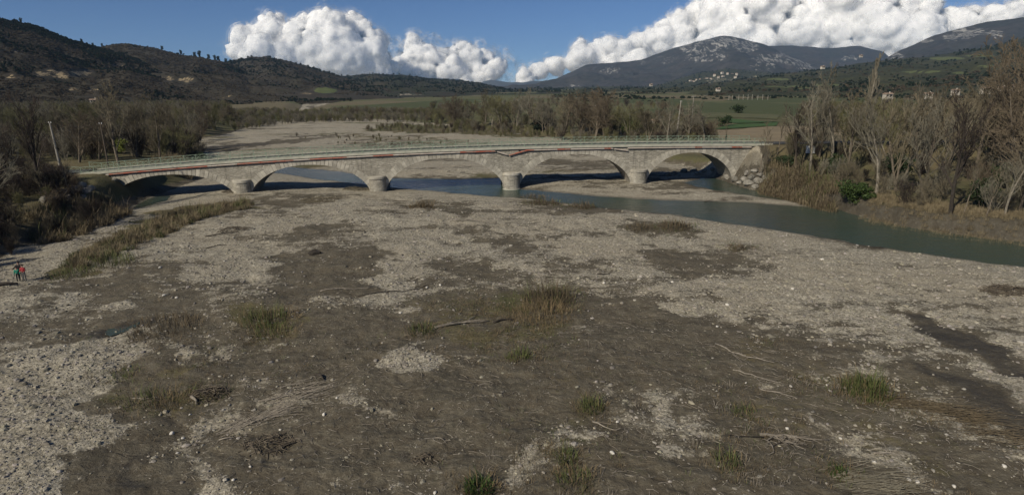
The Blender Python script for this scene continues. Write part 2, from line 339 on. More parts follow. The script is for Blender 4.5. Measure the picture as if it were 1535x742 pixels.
MUD = [  # photograph outline of a silt or gravel patch, how much silt, edge width in metres
    ([(60, 445), (120, 410), (200, 392), (300, 405), (360, 440), (330, 475), (250, 500), (170, 545), (120, 600), (60, 640), (0, 600), (20, 520)], .8, 3.0),
    ([(420, 385), (470, 372), (560, 372), (590, 395), (575, 440), (500, 455), (420, 450), (390, 420)], 1.0, 1.2),
    ([(130, 560), (260, 505), (390, 480), (450, 470), (560, 455), (620, 440), (690, 425), (780, 420), (880, 420), (960, 440), (1040, 470), (1110, 480), (1180, 500), (1260, 520), (1330, 560), (1400, 600), (1470, 650), (1600, 720), (1600, 900), (200, 900), (260, 730), (230, 690), (320, 630), (250, 610)], .95, 4.0),
    ([(430, 520), (560, 470), (650, 460), (650, 520), (560, 560), (470, 575), (400, 560)], 1.1, 3.0),
    ([(860, 450), (1000, 450), (1110, 490), (1060, 530), (900, 540), (850, 500)], 1.15, 2.0),
    ([(430, 600), (640, 560), (800, 570), (850, 640), (760, 700), (600, 780), (300, 800), (330, 700)], 1.1, 3.0),
    ([(930, 690), (1000, 670), (1060, 690), (1080, 800), (880, 800)], 1.1, 1.5),
    ([(90, 690), (170, 640), (195, 600), (250, 610), (300, 650), (270, 700), (330, 800), (50, 800)], 1.2, .6),
    ([(140, 590), (220, 545), (330, 540), (400, 560), (330, 600), (240, 640), (180, 640)], 1.0, 1.0),
    ([(930, 385), (1000, 368), (1090, 372), (1150, 395), (1120, 412), (1000, 410)], .95, 1.5),
    ([(690, 352), (740, 346), (790, 358), (850, 378), (900, 392), (880, 398), (800, 385), (720, 366)], .8, 1.0),
    ([(440, 345), (500, 334), (535, 338), (510, 350), (460, 356)], .9, .8),
    ([(610, 303), (700, 301), (720, 312), (690, 326), (640, 318)], .75, 1.0),
    ([(790, 302), (900, 306), (930, 318), (850, 322), (800, 314)], .8, 1.0),
    ([(920, 335), (985, 332), (1060, 345), (1050, 355), (960, 350)], .75, 1.0),
    ([(380, 300), (440, 292), (520, 296), (470, 312), (400, 325)], .6, 1.0),
    ([(640, 330), (760, 338), (900, 352), (880, 360), (740, 350)], .5, 1.5),
    ([(560, 400), (700, 380), (860, 395), (900, 420), (760, 430), (640, 425)], .62, 2.0),
    ([(1150, 480), (1260, 478), (1350, 520), (1460, 580), (1535, 640), (1400, 600), (1300, 545)], .7, 1.5),
    ([(1050, 350), (1130, 370), (1100, 378)], .6, .8),
    ([(300, 224), (400, 211), (480, 206), (470, 211), (400, 218), (320, 230)], .9, 1.5), ([(420, 205), (520, 206), (560, 203), (470, 202)], .7, 2),
    ([(480, 214), (640, 212), (700, 218), (600, 222), (500, 220)], .55, 3), ([(600, 262), (740, 258), (745, 262), (640, 268)], .6, 1.5), ([(800, 262), (930, 262), (940, 266), (830, 268)], .7, 1), ([(810, 250), (920, 248), (930, 254), (830, 256)], .6, 1),
    ([(960, 268), (1060, 270), (1110, 282), (1070, 284), (1020, 276)], .85, 1),
    # gravel and sand showing through the silt
    ([(0, 560), (60, 530), (150, 512), (205, 500), (190, 525), (140, 560), (150, 600), (178, 635), (120, 668), (88, 690), (60, 760), (-200, 800), (-200, 600)], -.45, .5),
    ([(1020, 458), (1060, 455), (1105, 463), (1095, 473), (1040, 472)], -.7, .4),
    ([(555, 550), (575, 530), (620, 520), (650, 540), (640, 555), (590, 558)], -.25, .4),
    ([(255, 672), (275, 668), (350, 742), (400, 800), (330, 800), (290, 720)], -.3, .5),
    ([(495, 572), (540, 580), (575, 610), (555, 615), (510, 592)], .1, .5),
    ([(760, 662), (795, 658), (808, 685), (782, 710), (755, 800), (735, 800), (748, 715)], .05, .4),
    ([(985, 600), (1015, 592), (1000, 640), (990, 690), (976, 690), (982, 640)], .2, .4),
    ([(1015, 645), (1060, 630), (1095, 660), (1075, 674), (1030, 668)], .3, .5),
    ([(890, 570), (920, 590), (940, 630), (915, 625)], .1, .5),
    ([(560, 405), (600, 380), (640, 400), (620, 450), (590, 470), (565, 455)], .0, .8),
    ([(820, 655), (850, 640), (860, 660), (830, 675)], .1, .4),
    ([(340, 590), (420, 560), (440, 575), (350, 625), (300, 660), (290, 650)], .25, .6),
    ([(1210, 640), (1330, 670), (1420, 720), (1400, 742), (1290, 700)], .35, 1.0),
    ([(300, 620), (560, 640), (520, 600), (420, 590)], .55, 1.0),
    ([(1340, 460), (1362, 462), (1430, 495), (1545, 555), (1545, 585), (1440, 530), (1370, 488)], 1.4, .25), ([(1370, 535), (1400, 546), (1470, 583), (1565, 640), (1565, 685), (1480, 628), (1400, 572)], 1.4, .3),
    ([(150, 466), (200, 450), (205, 458), (155, 474)], -.3, .3), ([(100, 445), (145, 432), (140, 445), (105, 455)], -.1, .4),
    ([(330, 530), (480, 510), (300, 520), (200, 525)], .3, .6),
]
MUDW = [(np.array(W(p)), a, b) for p, a, b in MUD]
WETS = [([(1342, 462), (1365, 464), (1430, 495), (1540, 552), (1540, 580), (1440, 530), (1370, 490)], 1.0, .35),
        ([(1370, 535), (1400, 548), (1470, 585), (1560, 640), (1560, 680), (1480, 625), (1400, 570)], .9, .45),
        ([(90, 700), (180, 640), (200, 610), (240, 640), (230, 690), (220, 742), (80, 760)], .45, .8),
        ([(140, 500), (175, 482), (225, 478), (200, 498), (165, 510)], .9, .6),
        ([(175, 700), (200, 670), (215, 690), (205, 730), (180, 725)], .9, .3),
        ([(60, 600), (140, 545), (180, 530), (130, 580), (70, 640)], .5, .8),
        ([(250, 240), (340, 214), (420, 212), (400, 217), (330, 226)], .6, 2.0)]
WETW = [(np.array(W(p)), a, b) for p, a, b in WETS]
VEGS = [([(75, 405), (110, 380), (200, 335), (260, 312), (380, 300), (390, 312), (300, 330), (220, 360), (150, 385), (140, 410), (90, 420)], .9, 1.2),
        ([(600, 450), (780, 430), (860, 440), (860, 500), (780, 530), (640, 520)], .55, 3.0),
        ([(150, 560), (300, 545), (330, 600), (200, 640)], .5, 1.5), ([(350, 450), (430, 445), (440, 510), (360, 510)], .6, 1.5),
        ([(820, 560), (900, 560), (930, 800), (800, 800)], .4, 2.0), ([(1080, 490), (1400, 560), (1560, 760), (1100, 760)], .38, 3.0),
        ([(600, 185), (760, 195), (840, 208), (760, 206), (640, 200), (540, 196)], .9, 6.0), ([(470, 196), (640, 204), (760, 214), (700, 222), (540, 212)], .5, 6.0),
        ([(700, 222), (850, 216), (880, 222), (760, 228)], .4, 4.0)]
VEGW = [(np.array(W(p)), a, b) for p, a, b in VEGS]

def zones(X, Y):
    d = np.hypot(X, Y)
    wx = X + 3.0 * fbm(X / 3.1, Y / 3.1, 4, 1) * np.clip(d / 60, .3, 3); wy = Y + 3.0 * fbm(X / 3.1 + 40, Y / 3.1, 4, 2) * np.clip(d / 60, .3, 3)
    far = sstep(100, 125, Y)
    mud = .19 + .40 * fbm(X / 14, Y / 14, 4, 3) + .30 * fbm(X / 3.5, Y / 2, 4, 4) + .50 * fbm(X / 9, Y / 3.2, 3, 6) + far * (-.08 + .95 * fbm(X / 50, Y / 14, 4, 7) + .55 * fbm(X / 9, Y / 7, 3, 1))
    for p, a, e in MUDW:
        s = sdist(p, wx, wy); t = sstep(e * 1.8 + .5, -e * 1.8 - .5, s); mud = mud * (1 - t) + (a + .45 * fbm(X / 4, Y / 4, 3, 5) + .55 * fbm(X / 1.3, Y / 1.0, 3, 2)) * t
    wet_dark = np.zeros_like(X)
    for p, a, e in WETW: wet_dark = np.maximum(wet_dark, a * sstep(e, -e, sdist(p, wx, wy)))
    veg = .02 + .25 * fbm(X / 9, Y / 9, 3, 6) + far * (.10 + .9 * fbm(X / 40, Y / 15, 4, 2))
    for p, a, e in VEGW: veg = np.maximum(veg, (a + .3 * fbm(X / 3, Y / 3, 3, 2)) * sstep(e, -e, sdist(p, wx, wy)))
    return mud, veg, wet_dark

def terrain(X, Y, full=False):
    X = np.asarray(X, float); Y = np.asarray(Y, float); d = np.hypot(X, Y)
    fade = sstep(700, 200, d)
    wob = .9 * fbm(X / 2.5, Y / 2.5, 3, 2) * fade
    sr = np.minimum(sdist(RIVER, X, Y), sdist(RIVER2, X, Y) + .4) + wob * .8
    z = (.55 * fbm(X / 16, Y / 16, 4, 0) + .20 * fbm(X / 2.2, Y / 2.2, 4, 1)) * fade
    if full or True:
        near = d < 130
        if near.any():
            xn, yn = X[near], Y[near]
            z[near] += .10 * fbm(xn / 1.1, yn / .8, 3, 3) + .06 * np.abs(fbm(xn / .6, yn / .6, 3, 5)) + .03 * fbm(xn / .25, yn / .25, 2, 6)
    t = sstep(.0, 9, sr)
    z = (WL + .06 + .05 * np.clip(sr, 0, 2)) * (1 - t) + z * t
    z = np.where(sr < .6, np.minimum(z, WL + .06 + sr * .12), z); z = np.where(sr < -6, np.maximum(z, WL - 1.2), z)
    srb = sdist(RBANK, X, Y) + .55 * wob + .8 * fbm(X / 7, Y / 7, 2, 3) * fade
    up = sstep(d * 0 + 260, 90, d)
    tb = sstep(.35, -.75 - (1 - up) * 8, srb + .5 * fbm(X / 1.4, Y / 1.4, 3, 7) * fade); zr = 1.55 + .5 * fbm(X / 6, Y / 6, 3, 4) * fade + np.clip(-srb / 40, 0, 1.2) * up
    z = z * (1 - tb) + zr * tb
    slb = sdist(LBANK, X, Y) + .8 * wob + .9 * fbm(X / 6, Y / 6, 2, 3) * fade
    tl = sstep(.8, -5.5 - (1 - up) * 10, slb); zl = 2.6 + .6 * fbm(X / 7, Y / 7, 3, 4) * fade + np.clip(-slb / 25, 0, 1.5) * up
    z = z * (1 - tl) + zl * tl
    # road embankments at the two ends of the bridge
    U = (X - B0[0]) * BU[0] + (Y - B0[1]) * BU[1]; V = (X - B0[0]) * BV[0] + (Y - B0[1]) * BV[1]
    for sgn, ue in ((-1, UL), (1, UR)):
        over = (U - ue) * sgn
        a = np.maximum(np.abs(V - BW / 2) - (BW / 2 + .6), np.where(over < 1.0, (1.0 - over) * 1.6, 0))
        te = sstep(9.0, 0.0, a) * sstep(170, 60, over)
        zd = float(deck_z(ue)) - .25 - np.clip(over, 0, 200) * .012
        z = z * (1 - te) + np.maximum(zd, z) * te
    return (z, sr, srb, slb) if full else z
# ground sheet: fine near the camera, one sheet out past the hills
az = np.concatenate([np.linspace(-1.02, 1.02, 700), np.linspace(1.02, 2 * math.pi - 1.02, 50)[1:-1]])
rr = np.concatenate([np.linspace(.6, 15, 8)[:-1], np.geomspace(15, 135, 440), np.geomspace(135, 420, 90)[1:], np.geomspace(420, 16000, 40)[1:]])
A_, R_ = np.meshgrid(az, rr); GX = (R_ * np.sin(A_)).ravel(); GY = (R_ * np.cos(A_)).ravel()
GZ, SR, SRB, SLB = terrain(GX, GY, True)
na, nr = len(az), len(rr)
i = np.arange(nr - 1)[:, None] * na; j = np.arange(na)[None, :]; k_ = (j + 1) % na
Q = np.stack([i + j, i + k_, i + na + k_, i + na + j], -1).reshape(-1, 4)
V = np.stack([GX, GY, GZ], 1); V = np.vstack([V, [0, 0, GZ[:na].mean()]])
T = np.stack([np.full(na, len(V) - 1), np.arange(na), (np.arange(na) + 1) % na][::1], 1)
gm = mesh_np('ground', V, [Q, T[:, ::-1]], M['ground'], True)
mud, veg, wet_dark = zones(GX, GY)
bank = np.maximum(sstep(.2, -2.2, SRB), sstep(.2, -3.0, SLB)); mud = np.maximum(mud, sstep(1.0, -.5, np.minimum(SRB, SLB)) * 1.2)
veg = np.maximum(veg, bank * (1.0 + .3 * fbm(GX / 5, GY / 5, 3)))
wet_dark = np.maximum(wet_dark, sstep(.7, .0, SR) * .8); wet_dark = np.maximum(wet_dark, sstep(.7, .1, SRB) * sstep(-1.5, -.4, SRB) * sstep(160, 110, np.hypot(GX, GY)) * .8); mud = np.where(SR < -1.0, np.maximum(mud, .6), mud)  # damp along the waterline; the right bank's face is simply darkened too
zc = np.vstack([np.stack([mud, veg, wet_dark], 1), [[0, 0, 0]]])
vcol(gm, 'zones', np.clip(zc, 0, 1.3))
props(link('ground', gm), kind='structure')

_front = 700; _GZg = GZ.reshape(nr, na)[:, :_front]; _lr = np.log(rr)
def gza(X, Y):                              # height of the built sheet, read off its own grid
    X = np.asarray(X, float); Y = np.asarray(Y, float); a = (np.clip(np.arctan2(X, Y), -1.0199, 1.0199) + 1.02) / 2.04 * (_front - 1); r = np.clip(np.hypot(X, Y), rr[0], rr[-2])
    i = np.clip(np.searchsorted(rr, r) - 1, 0, nr - 2); f = (r - rr[i]) / (rr[i + 1] - rr[i]); j = np.clip(a.astype(int), 0, _front - 2); h = a - j
    return (_GZg[i, j] * (1 - h) + _GZg[i, j + 1] * h) * (1 - f) + (_GZg[i + 1, j] * (1 - h) + _GZg[i + 1, j + 1] * h) * f
def gz(x, y): return float(gza(np.array([x]), np.array([y]))[0])
_T = np.geomspace(18, 900, 2500)
def G(px, py):                              # the first point of the ground sheet that a pixel's ray meets
    d = ray(px, py); d = d / math.hypot(d[0], d[1]); x, y, z = d[0] * _T, d[1] * _T, CAM_H + d[2] * _T
    h = gza(x, y); k = int(np.argmax(z < h)) if (z < h).any() else len(_T) - 1
    return np.array([x[k], y[k], h[k]])
def nth(n): return ['first', 'second', 'third', 'fourth', 'fifth', 'sixth', 'seventh', 'eighth', 'ninth', 'tenth', 'eleventh', 'twelfth', 'thirteenth', 'fourteenth', 'fifteenth', 'sixteenth', 'seventeenth', 'eighteenth', 'nineteenth', 'twentieth', 'twenty-first', 'twenty-second', 'twenty-third', 'twenty-fourth', 'twenty-fifth', 'twenty-sixth'][n]

def poly_sheet(name, pts, z, mat, kind='structure'):
    bm = bmesh.new(); bm.faces.new([bm.verts.new((x, y, z)) for x, y in pts]); bmesh.ops.triangulate(bm, faces=bm.faces[:])
    bm.normal_update()
    for f in bm.faces:
        if f.normal.z < 0: f.normal_flip()
    me = bpy.data.meshes.new(name); bm.to_mesh(me); bm.free(); me.materials.append(mat)
    return props(link(name, me), kind=kind)
def grow_poly(p, e):                        # a polygon pushed outward, so the water runs in under its shore
    p = np.asarray(p); n = len(p); a = .5 * np.sum(p[:, 0] * np.roll(p[:, 1], -1) - np.roll(p[:, 0], -1) * p[:, 1]); s = 1 if a > 0 else -1
    out = []
    for q in range(n):
        t = p[(q + 1) % n] - p[q - 1]; t /= np.linalg.norm(t) + 1e-9; out.append(tuple(p[q] + s * e * np.array([t[1], -t[0]])))
    return out
poly_sheet('river', [(-140, 40), (260, 40), (260, 190), (-140, 190)], WL, M['water'])

# ------------------------------------------------------------------ hills and mountains
def hill_mat(name, c1, c2, rock=(.42, .39, .34), s1=.02, s2=.12, rockn=None, grass=None):
    m_, t, b = new_mat(name); k = N(t); v = k.pos()
    a = k.noise(v, s1, 5, .65); f = k.noise(v, s2, 4, .7)
    c = k.mix(k.ramp(a, .36, .64), c1, c2)
    c = k.mix(k.ramp(f, .3, .7), k.mix(.45, c, (.008, .009, .008)), c)
    z = k.sep(k.attr('zones'))
    n = k.noise(k.scale(v, (1.1, .35, .45)), s2 * 1.5, 6, .75)
    rk = k.math('ADD', z[0], k.math('MULTIPLY', k.math('SUBTRACT', n, .5), 2.2))
    c = k.mix(k.ramp(rk, .55, .72), c, k.mix(k.ramp(f, .3, .7), rock, tuple(x * .7 for x in rock)))
    g = k.math('ADD', z[1], k.math('MULTIPLY', k.math('SUBTRACT', n, .5), .8))
    c = k.mix(k.ramp(g, .5, .6), c, grass or (.10, .12, .045))
    t.links.new(c, b.inputs['Base Color']); b.inputs['Roughness'].default_value = .95
    t.links.new(k.bump(k.math('ADD', a, k.math('MULTIPLY', f, .4)), .6, 1.2 / s2 * .1), b.inputs['Normal']); return m_
M['hill_scrub'] = hill_mat('hill_scrub', (.060, .050, .036), (.050, .045, .031), (.42, .33, .20))
M['hill_forest'] = hill_mat('hill_forest', (.032, .040, .022), (.052, .046, .032), (.42, .37, .29))
M['mountain_woods'] = hill_mat('mountain_woods', (.060, .055, .052), (.040, .043, .040), (.34, .33, .31), .004, .025)
M['foothill'] = hill_mat('foothill', (.058, .060, .032), (.040, .046, .024), (.36, .33, .24), .006, .05, grass=(.098, .115, .05))
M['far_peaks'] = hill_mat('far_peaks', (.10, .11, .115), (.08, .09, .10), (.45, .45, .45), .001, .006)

HILLS = {}; ROCKS = {}
def hill(name, sky_pts, dist, foot, mat, relief, rocks=(), meadows=(), na=240, ns=60, power=1.0, z0=0.0, crest=.25, label=None):
    pts = [AZ(x, y) for x, y in sky_pts]; a0 = np.array([p[0] for p in pts]); e0 = np.array([p[1] for p in pts])
    A = np.linspace(a0[0], a0[-1], na)
    # smooth interpolation of the skyline
    E = np.interp(A, a0, e0); E = np.convolve(np.pad(E, 2, 'edge'), [.1, .2, .4, .2, .1], 'valid')
    df = np.interp(A, np.linspace(a0[0], a0[-1], len(np.atleast_1d(foot))), np.atleast_1d(foot)); dc = np.interp(A, np.linspace(a0[0], a0[-1], len(np.atleast_1d(dist))), np.atleast_1d(dist))
    zc = np.maximum(CAM_H + E * dc, z0 + 1)
    S = np.concatenate([np.linspace(0, 1, ns), [1.06, 1.15, 1.35, 1.7]])
    D = df[None, :] + (dc - df)[None, :] * S[:, None]
    prof = np.where(S <= 1, np.clip(S, 0, 1) ** power * (1 - .12 * np.sin(math.pi * np.clip(S, 0, 1))), 1 - ((S - 1) / .7) ** 1.3)
    X = D * np.sin(A)[None, :]; Y = D * np.cos(A)[None, :]
    sc = relief * 5
    nz = fbm(X / sc, Y / sc, 5, 2, .55) - .35 * np.abs(fbm(X / sc * 1.3 + 9, Y / sc * 1.3, 4, 5))
    win = np.clip(np.sin(math.pi * np.clip(S, 0, 1)) + crest * np.clip(S, 0, 1), 0, 1)[:, None]
    Z = z0 - 1.5 + (zc[None, :] - z0 + 1.5) * prof[:, None] + relief * nz * win
    V = np.stack([X.ravel(), Y.ravel(), Z.ravel()], 1); n_ = len(A)
    i = np.arange(len(S) - 1)[:, None] * n_; j = np.arange(n_ - 1)[None, :]
    Q = np.stack([i + j, i + j + 1, i + n_ + j + 1, i + n_ + j], -1).reshape(-1, 4)
    me = mesh_np(name, V, [Q], mat, True)
    # patches of bare rock and meadow, given where they show on the slope
    r = V - CAM; dz = r @ fwd; PX = CX + FPX * (r @ RT) / dz; PY = CY - FPX * (r @ UP) / dz
    z = np.zeros((len(V), 2))
    for col, lst in ((0, rocks), (1, meadows)):
        for cx_, cy_, rx, ry, val in lst:
            z[:, col] = np.maximum(z[:, col], val * sstep(1.25, .55, np.hypot((PX - cx_) / rx, (PY - cy_) / ry)))
    vcol(me, 'zones', z)
    HILLS[name + label if label else name] = (A, S, D, Z); ROCKS[name + label if label else name] = list(rocks) + list(meadows)
    return props(link(name, me), kind='structure')

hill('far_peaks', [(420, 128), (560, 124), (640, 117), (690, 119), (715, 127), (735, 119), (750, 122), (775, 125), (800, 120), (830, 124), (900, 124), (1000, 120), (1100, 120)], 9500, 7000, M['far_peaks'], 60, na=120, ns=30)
hill('distant_ridge', [(600, 136), (680, 131), (720, 128), (760, 133), (800, 125), (850, 122), (900, 130)], 7200, 5200, M['mountain_woods'], 40, na=120, ns=30)
hill('mountain', [(1020, 110), (1080, 86), (1140, 70), (1190, 69), (1245, 73), (1290, 69), (1322, 77), (1350, 100), (1420, 130)], 7200, 5000, M['mountain_woods'], 45, [(1275, 88, 18, 6, 0.57)], na=200, ns=60, label='back')
hill('mountain', [(740, 150), (790, 137), (830, 120), (880, 99), (920, 95), (960, 91), (1000, 76), (1040, 63), (1085, 54), (1110, 58), (1145, 68), (1165, 76), (1190, 86), (1230, 104), (1300, 128)], 6000, [4300, 3600], M['mountain_woods'], 85,
     [(1040, 70, 33, 14, 0.57), (1085, 64, 36, 12, 0.57), (1060, 84, 45, 14, 0.53), (1000, 90, 27, 9, 0.43), (1120, 70, 24, 12, 0.57), (1190, 88, 45, 16, 0.57), (1215, 97, 33, 11, 0.57), (1150, 90, 30, 12, 0.53), (1140, 104, 36, 9, 0.43), (915, 107, 21, 8, 0.53), (860, 132, 18, 6, 0.53), (825, 137, 21, 6, 0.57), (960, 94, 12, 6, 0.43)], na=380, ns=110, label='peak')
hill('mountain', [(1270, 122), (1325, 89), (1345, 77), (1365, 68), (1400, 53), (1440, 43), (1480, 34), (1535, 27), (1620, 20), (1720, 18)], 5000, 3000, M['mountain_woods'], 45,
     [(1455, 50, 39, 12, 0.57), (1425, 56, 18, 9, 0.57), (1490, 52, 21, 8, 0.57), (1390, 62, 15, 6, 0.57), (1340, 86, 21, 12, 0.57)], na=280, ns=90, label='right')
hill('foothill', [(820, 172), (880, 158), (940, 142), (1000, 124), (1050, 109), (1090, 103), (1135, 107), (1200, 117), (1260, 130)], 4000, 2400, M['foothill'], 22,
     [(1080, 121, 30, 7, .5), (1030, 138, 12, 5, .5), (1130, 116, 12, 4, .5)], na=220, ns=70, label='mid')
hill('foothill', [(830, 176), (930, 154), (1000, 140), (1050, 127), (1135, 117), (1200, 108), (1330, 90), (1400, 84), (1470, 72), (1535, 58), (1620, 45), (1720, 40)], [2200, 2600], [620, 560], M['foothill'], 16,
     [], [(1165, 119, 22, 2.2, .8), (1195, 131, 30, 2.4, .9), (1380, 108, 40, 3, .7), (1420, 88, 34, 3, .8), (1470, 84, 30, 2, .8), (1120, 152, 60, 7, .45), (1290, 100, 26, 3, .4), (1480, 100, 26, 3, .6), (1160, 130, 20, 2, .7), (1440, 110, 16, 2.5, .8), (1240, 128, 24, 2, .8)], na=320, ns=120, power=1.15, label='near')
hill('hill', [(420, 140), (480, 118), (510, 114), (560, 111), (600, 113), (650, 118), (700, 123), (750, 133), (790, 145), (840, 163)], [3000, 3000], [1000, 1100], M['hill_forest'], 24,
     [(615, 142, 26, 2.5, .62), (665, 152, 18, 2.2, .7), (570, 158, 8, 2, .5)], [(480, 133, 22, 5, .9), (540, 146, 14, 4, .4)], na=240, ns=80, label='d')
hill('hill', [(220, 120), (300, 104), (340, 94), (375, 86), (400, 85), (430, 92), (470, 103), (510, 115), (580, 130), (660, 152), (700, 166)], 2200, [800, 950], M['hill_scrub'], 20,
     [(400, 147, 12, 3, .6), (460, 140, 14, 3, .55), (340, 146, 16, 3, .6), (360, 158, 8, 2, .5)], [(488, 136, 20, 5, 1.0)], na=240, ns=80, label='c')
hill('hill', [(40, 105), (110, 82), (155, 71), (190, 66), (220, 71), (260, 80), (300, 86), (340, 95), (400, 118), (470, 145), (530, 168)], 1700, [650, 800], M['hill_scrub'], 17,
     [(250, 118, 18, 5, .6), (278, 120, 16, 6, .66), (340, 146, 16, 3, .6), (290, 90, 8, 2, .3)], na=260, ns=90, label='b')
hill('hill', [(-260, -30), (-100, 5), (0, 25), (30, 33), (60, 42), (100, 56), (125, 65), (155, 72), (210, 92), (270, 120), (330, 145), (380, 166)], [1200, 1300], [480, 620], M['hill_scrub'], 14,
     [(75, 111, 28, 7, .66), (120, 110, 24, 6, .63), (95, 116, 12, 7, .62), (25, 80, 10, 5, .5), (15, 115, 14, 4, .55), (110, 134, 12, 3, .6), (140, 135, 10, 3, .6), (60, 130, 8, 3, .5), (180, 98, 14, 3, .55), (5, 95, 8, 3, .5)], na=320, ns=110, label='a')

# ------------------------------------------------------------------ bridge
bridge = empty('stone_bridge', bw(0, BW / 2, 0), math.atan2(BU[1], BU[0]))
props(bridge, 'long low stone arch bridge with five arches crossing the gravel river bed', 'bridge')
# every part is built in the bridge's own frame: x along it, y away from the camera (0 = near face + BW/2)
NF, FF = -BW / 2, BW / 2
PW = 2.7                                    # pier thickness
CORN = .34                                  # height of the cornice
RING = 1.12
ends = [UL + 1.2] + PIER_U + [UR - 3.2]
arches = []
for a, b in zip(ends[:-1], ends[1:]):
    ia = a + (PW / 2 if a != ends[0] else 0); ib = b - (PW / 2 if b != ends[-1] else 0)
    zs = -.3; mid_ = (ia + ib) / 2; zcrown = float(deck_z(mid_)) - CORN - .34 - RING * .72
    arches.append((ia, ib, zs, zcrown - zs))
def arch_z(ar, u):                          # intrados
    ia, ib, zs, ri = ar; t = np.clip((u - (ia + ib) / 2) / ((ib - ia) / 2), -1, 1)
    return zs + ri * (1 - np.abs(t) ** 2.15) ** .62
def arch_pt(ar, th):                        # by angle, th 0..pi from right to left
    ia, ib, zs, ri = ar; c = (ia + ib) / 2; h = (ib - ia) / 2
    t = math.cos(th); return np.array([c + h * t, float(arch_z(ar, c + h * t))])
def top_z(u): return deck_z(u) - CORN
# spandrel walls on both faces, barrels, voussoirs
for ar in arches:
    ia, ib, zs, ri = ar
    us = (ia + ib) / 2 - (ib - ia) / 2 * np.cos(np.linspace(0, math.pi, 61)); zs_ = arch_z(ar, us)
    n = len(us)
    V = np.concatenate([np.stack([us, np.full(n, NF + .02), zs_], 1), np.stack([us, np.full(n, FF - .02), zs_], 1)])
    ii = np.arange(n - 1); Q = np.stack([ii, ii + n, ii + n + 1, ii + 1], 1)
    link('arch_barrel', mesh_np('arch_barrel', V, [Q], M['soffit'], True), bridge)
    # voussoirs: wedge stones proud of the wall, one object each
    # arc-length spacing
    th = np.linspace(0, math.pi, 400); pp = np.array([arch_pt(ar, t) for t in th]); L = np.concatenate([[0], np.cumsum(np.linalg.norm(np.diff(pp, axis=0), axis=1))])
    nst = int(L[-1] / .66); cut = np.interp(np.linspace(0, L[-1], nst + 1), L, th)
    def frame(t):
        p = arch_pt(ar, t); q0 = arch_pt(ar, max(t - .01, 0)); q1 = arch_pt(ar, min(t + .01, math.pi)); d = q1 - q0; d /= np.linalg.norm(d) + 1e-9
        return p, np.array([d[1], -d[0]])
    for s_ in range(nst):
        mb = MB(); g = .045; ex = RING * (1 + .10 * random.uniform(-1, 1)); pr = .03 + .05 * random.random()
        t0, t1 = cut[s_] + (cut[s_ + 1] - cut[s_]) * g, cut[s_ + 1] - (cut[s_ + 1] - cut[s_]) * g
        (p0, n0), (p1, n1) = frame(t0), frame(t1)
        tops = []
        for p, nn in ((p0, n0), (p1, n1)):
            q = p + nn * ex; lim = float(top_z(q[0])) - .02
            if q[1] > lim: q = p + nn * ex * max(.2, (lim - p[1]) / (q[1] - p[1]))
            tops.append(q)
        pa = [p0, p1, tops[1], tops[0]]
        V = [(a[0], NF - pr, a[1]) for a in pa] + [(a[0], NF + .35, a[1]) for a in pa]
        mb.add(V, [(0, 1, 2, 3), (7, 6, 5, 4), (0, 4, 5, 1), (1, 5, 6, 2), (2, 6, 7, 3), (3, 7, 4, 0)])
        o = mb.build('voussoir', M['ashlar'], bridge)
def face_wall(name, y, flip):
    us = np.unique(np.concatenate([np.linspace(UL - 2.5, UR + 2.0, 260)] + [(ar[0] + ar[1]) / 2 - (ar[1] - ar[0]) / 2 * np.cos(np.linspace(0, math.pi, 61)) for ar in arches]))
    zb = np.full(len(us), -2.2)
    for ar in arches:
        inn = (us >= ar[0]) & (us <= ar[1]); zb[inn] = arch_z(ar, us[inn]) + .01
    zt = top_z(us); n = len(us)
    # verticals at every springing
    V = []; rows = 5
    for r_ in range(rows): V.append(np.stack([us, np.full(n, y), zb + (zt - zb) * r_ / (rows - 1)], 1))
    V = np.concatenate(V); ii = np.arange(n - 1); Q = []
    for r_ in range(rows - 1):
        q = np.stack([ii + r_ * n, ii + 1 + r_ * n, ii + 1 + (r_ + 1) * n, ii + (r_ + 1) * n], 1); Q.append(q[:, ::-1] if flip else q)
    link(name, mesh_np(name, V, [np.concatenate(Q)], M['masonry']), bridge)
face_wall('spandrel_wall', NF, False); face_wall('spandrel_wall', FF, True)
# piers with rounded cutwaters and caps
for pu in PIER_U:
    mb = MB(); mb.box((pu, 0, -1.4), (PW, BW - .1, 2.4)); pier = mb.build('pier', M['masonry'], bridge)
    for sgn in (-1, 1):
        def dish(z0, z1, grow, dome=0.0):
            an = np.linspace(0, math.pi, 15); xs = pu - np.cos(an) * (PW / 2 + .12 + grow); ys = sgn * (BW / 2) + sgn * np.sin(an) * (1.15 + grow)
            lv = [(z0, 1.0), (z1, .985)] + ([(z1 + dome * .7, .8), (z1 + dome, .05)] if dome else [(z1 + .002, .05)])
            V = []; n = 15
            for z_, sc_ in lv: V += [(pu + (x - pu) * sc_, sgn * BW / 2 + (y - sgn * BW / 2) * sc_, z_) for x, y in zip(xs, ys)]
            Q = []
            for r_ in range(len(lv) - 1):
                for q in range(n - 1):
                    f_ = (r_ * n + q, r_ * n + q + 1, (r_ + 1) * n + q + 1, (r_ + 1) * n + q); Q.append(f_ if sgn < 0 else f_[::-1])
            Q.append((0, n, 2 * n - 1, n - 1) if sgn > 0 else (n - 1, 2 * n - 1, n, 0))
            return np.array(V), Q
        V, Q = dish(-2.2, 1.95, 0.0); link('cutwater', mesh_np('cutwater', V, [Q], M['masonry'], False), bridge)
        V, Q = dish(1.951, 2.32, .10, .16); link('cutwater_cap', mesh_np('cutwater_cap', V, [Q], M['ashlar'], False), bridge)
        if sgn < 0:
            V, Q = dish(-2.3, -.42, .18); link('pier_footing', mesh_np('pier_footing', V, [Q], M['coping'], False), bridge)
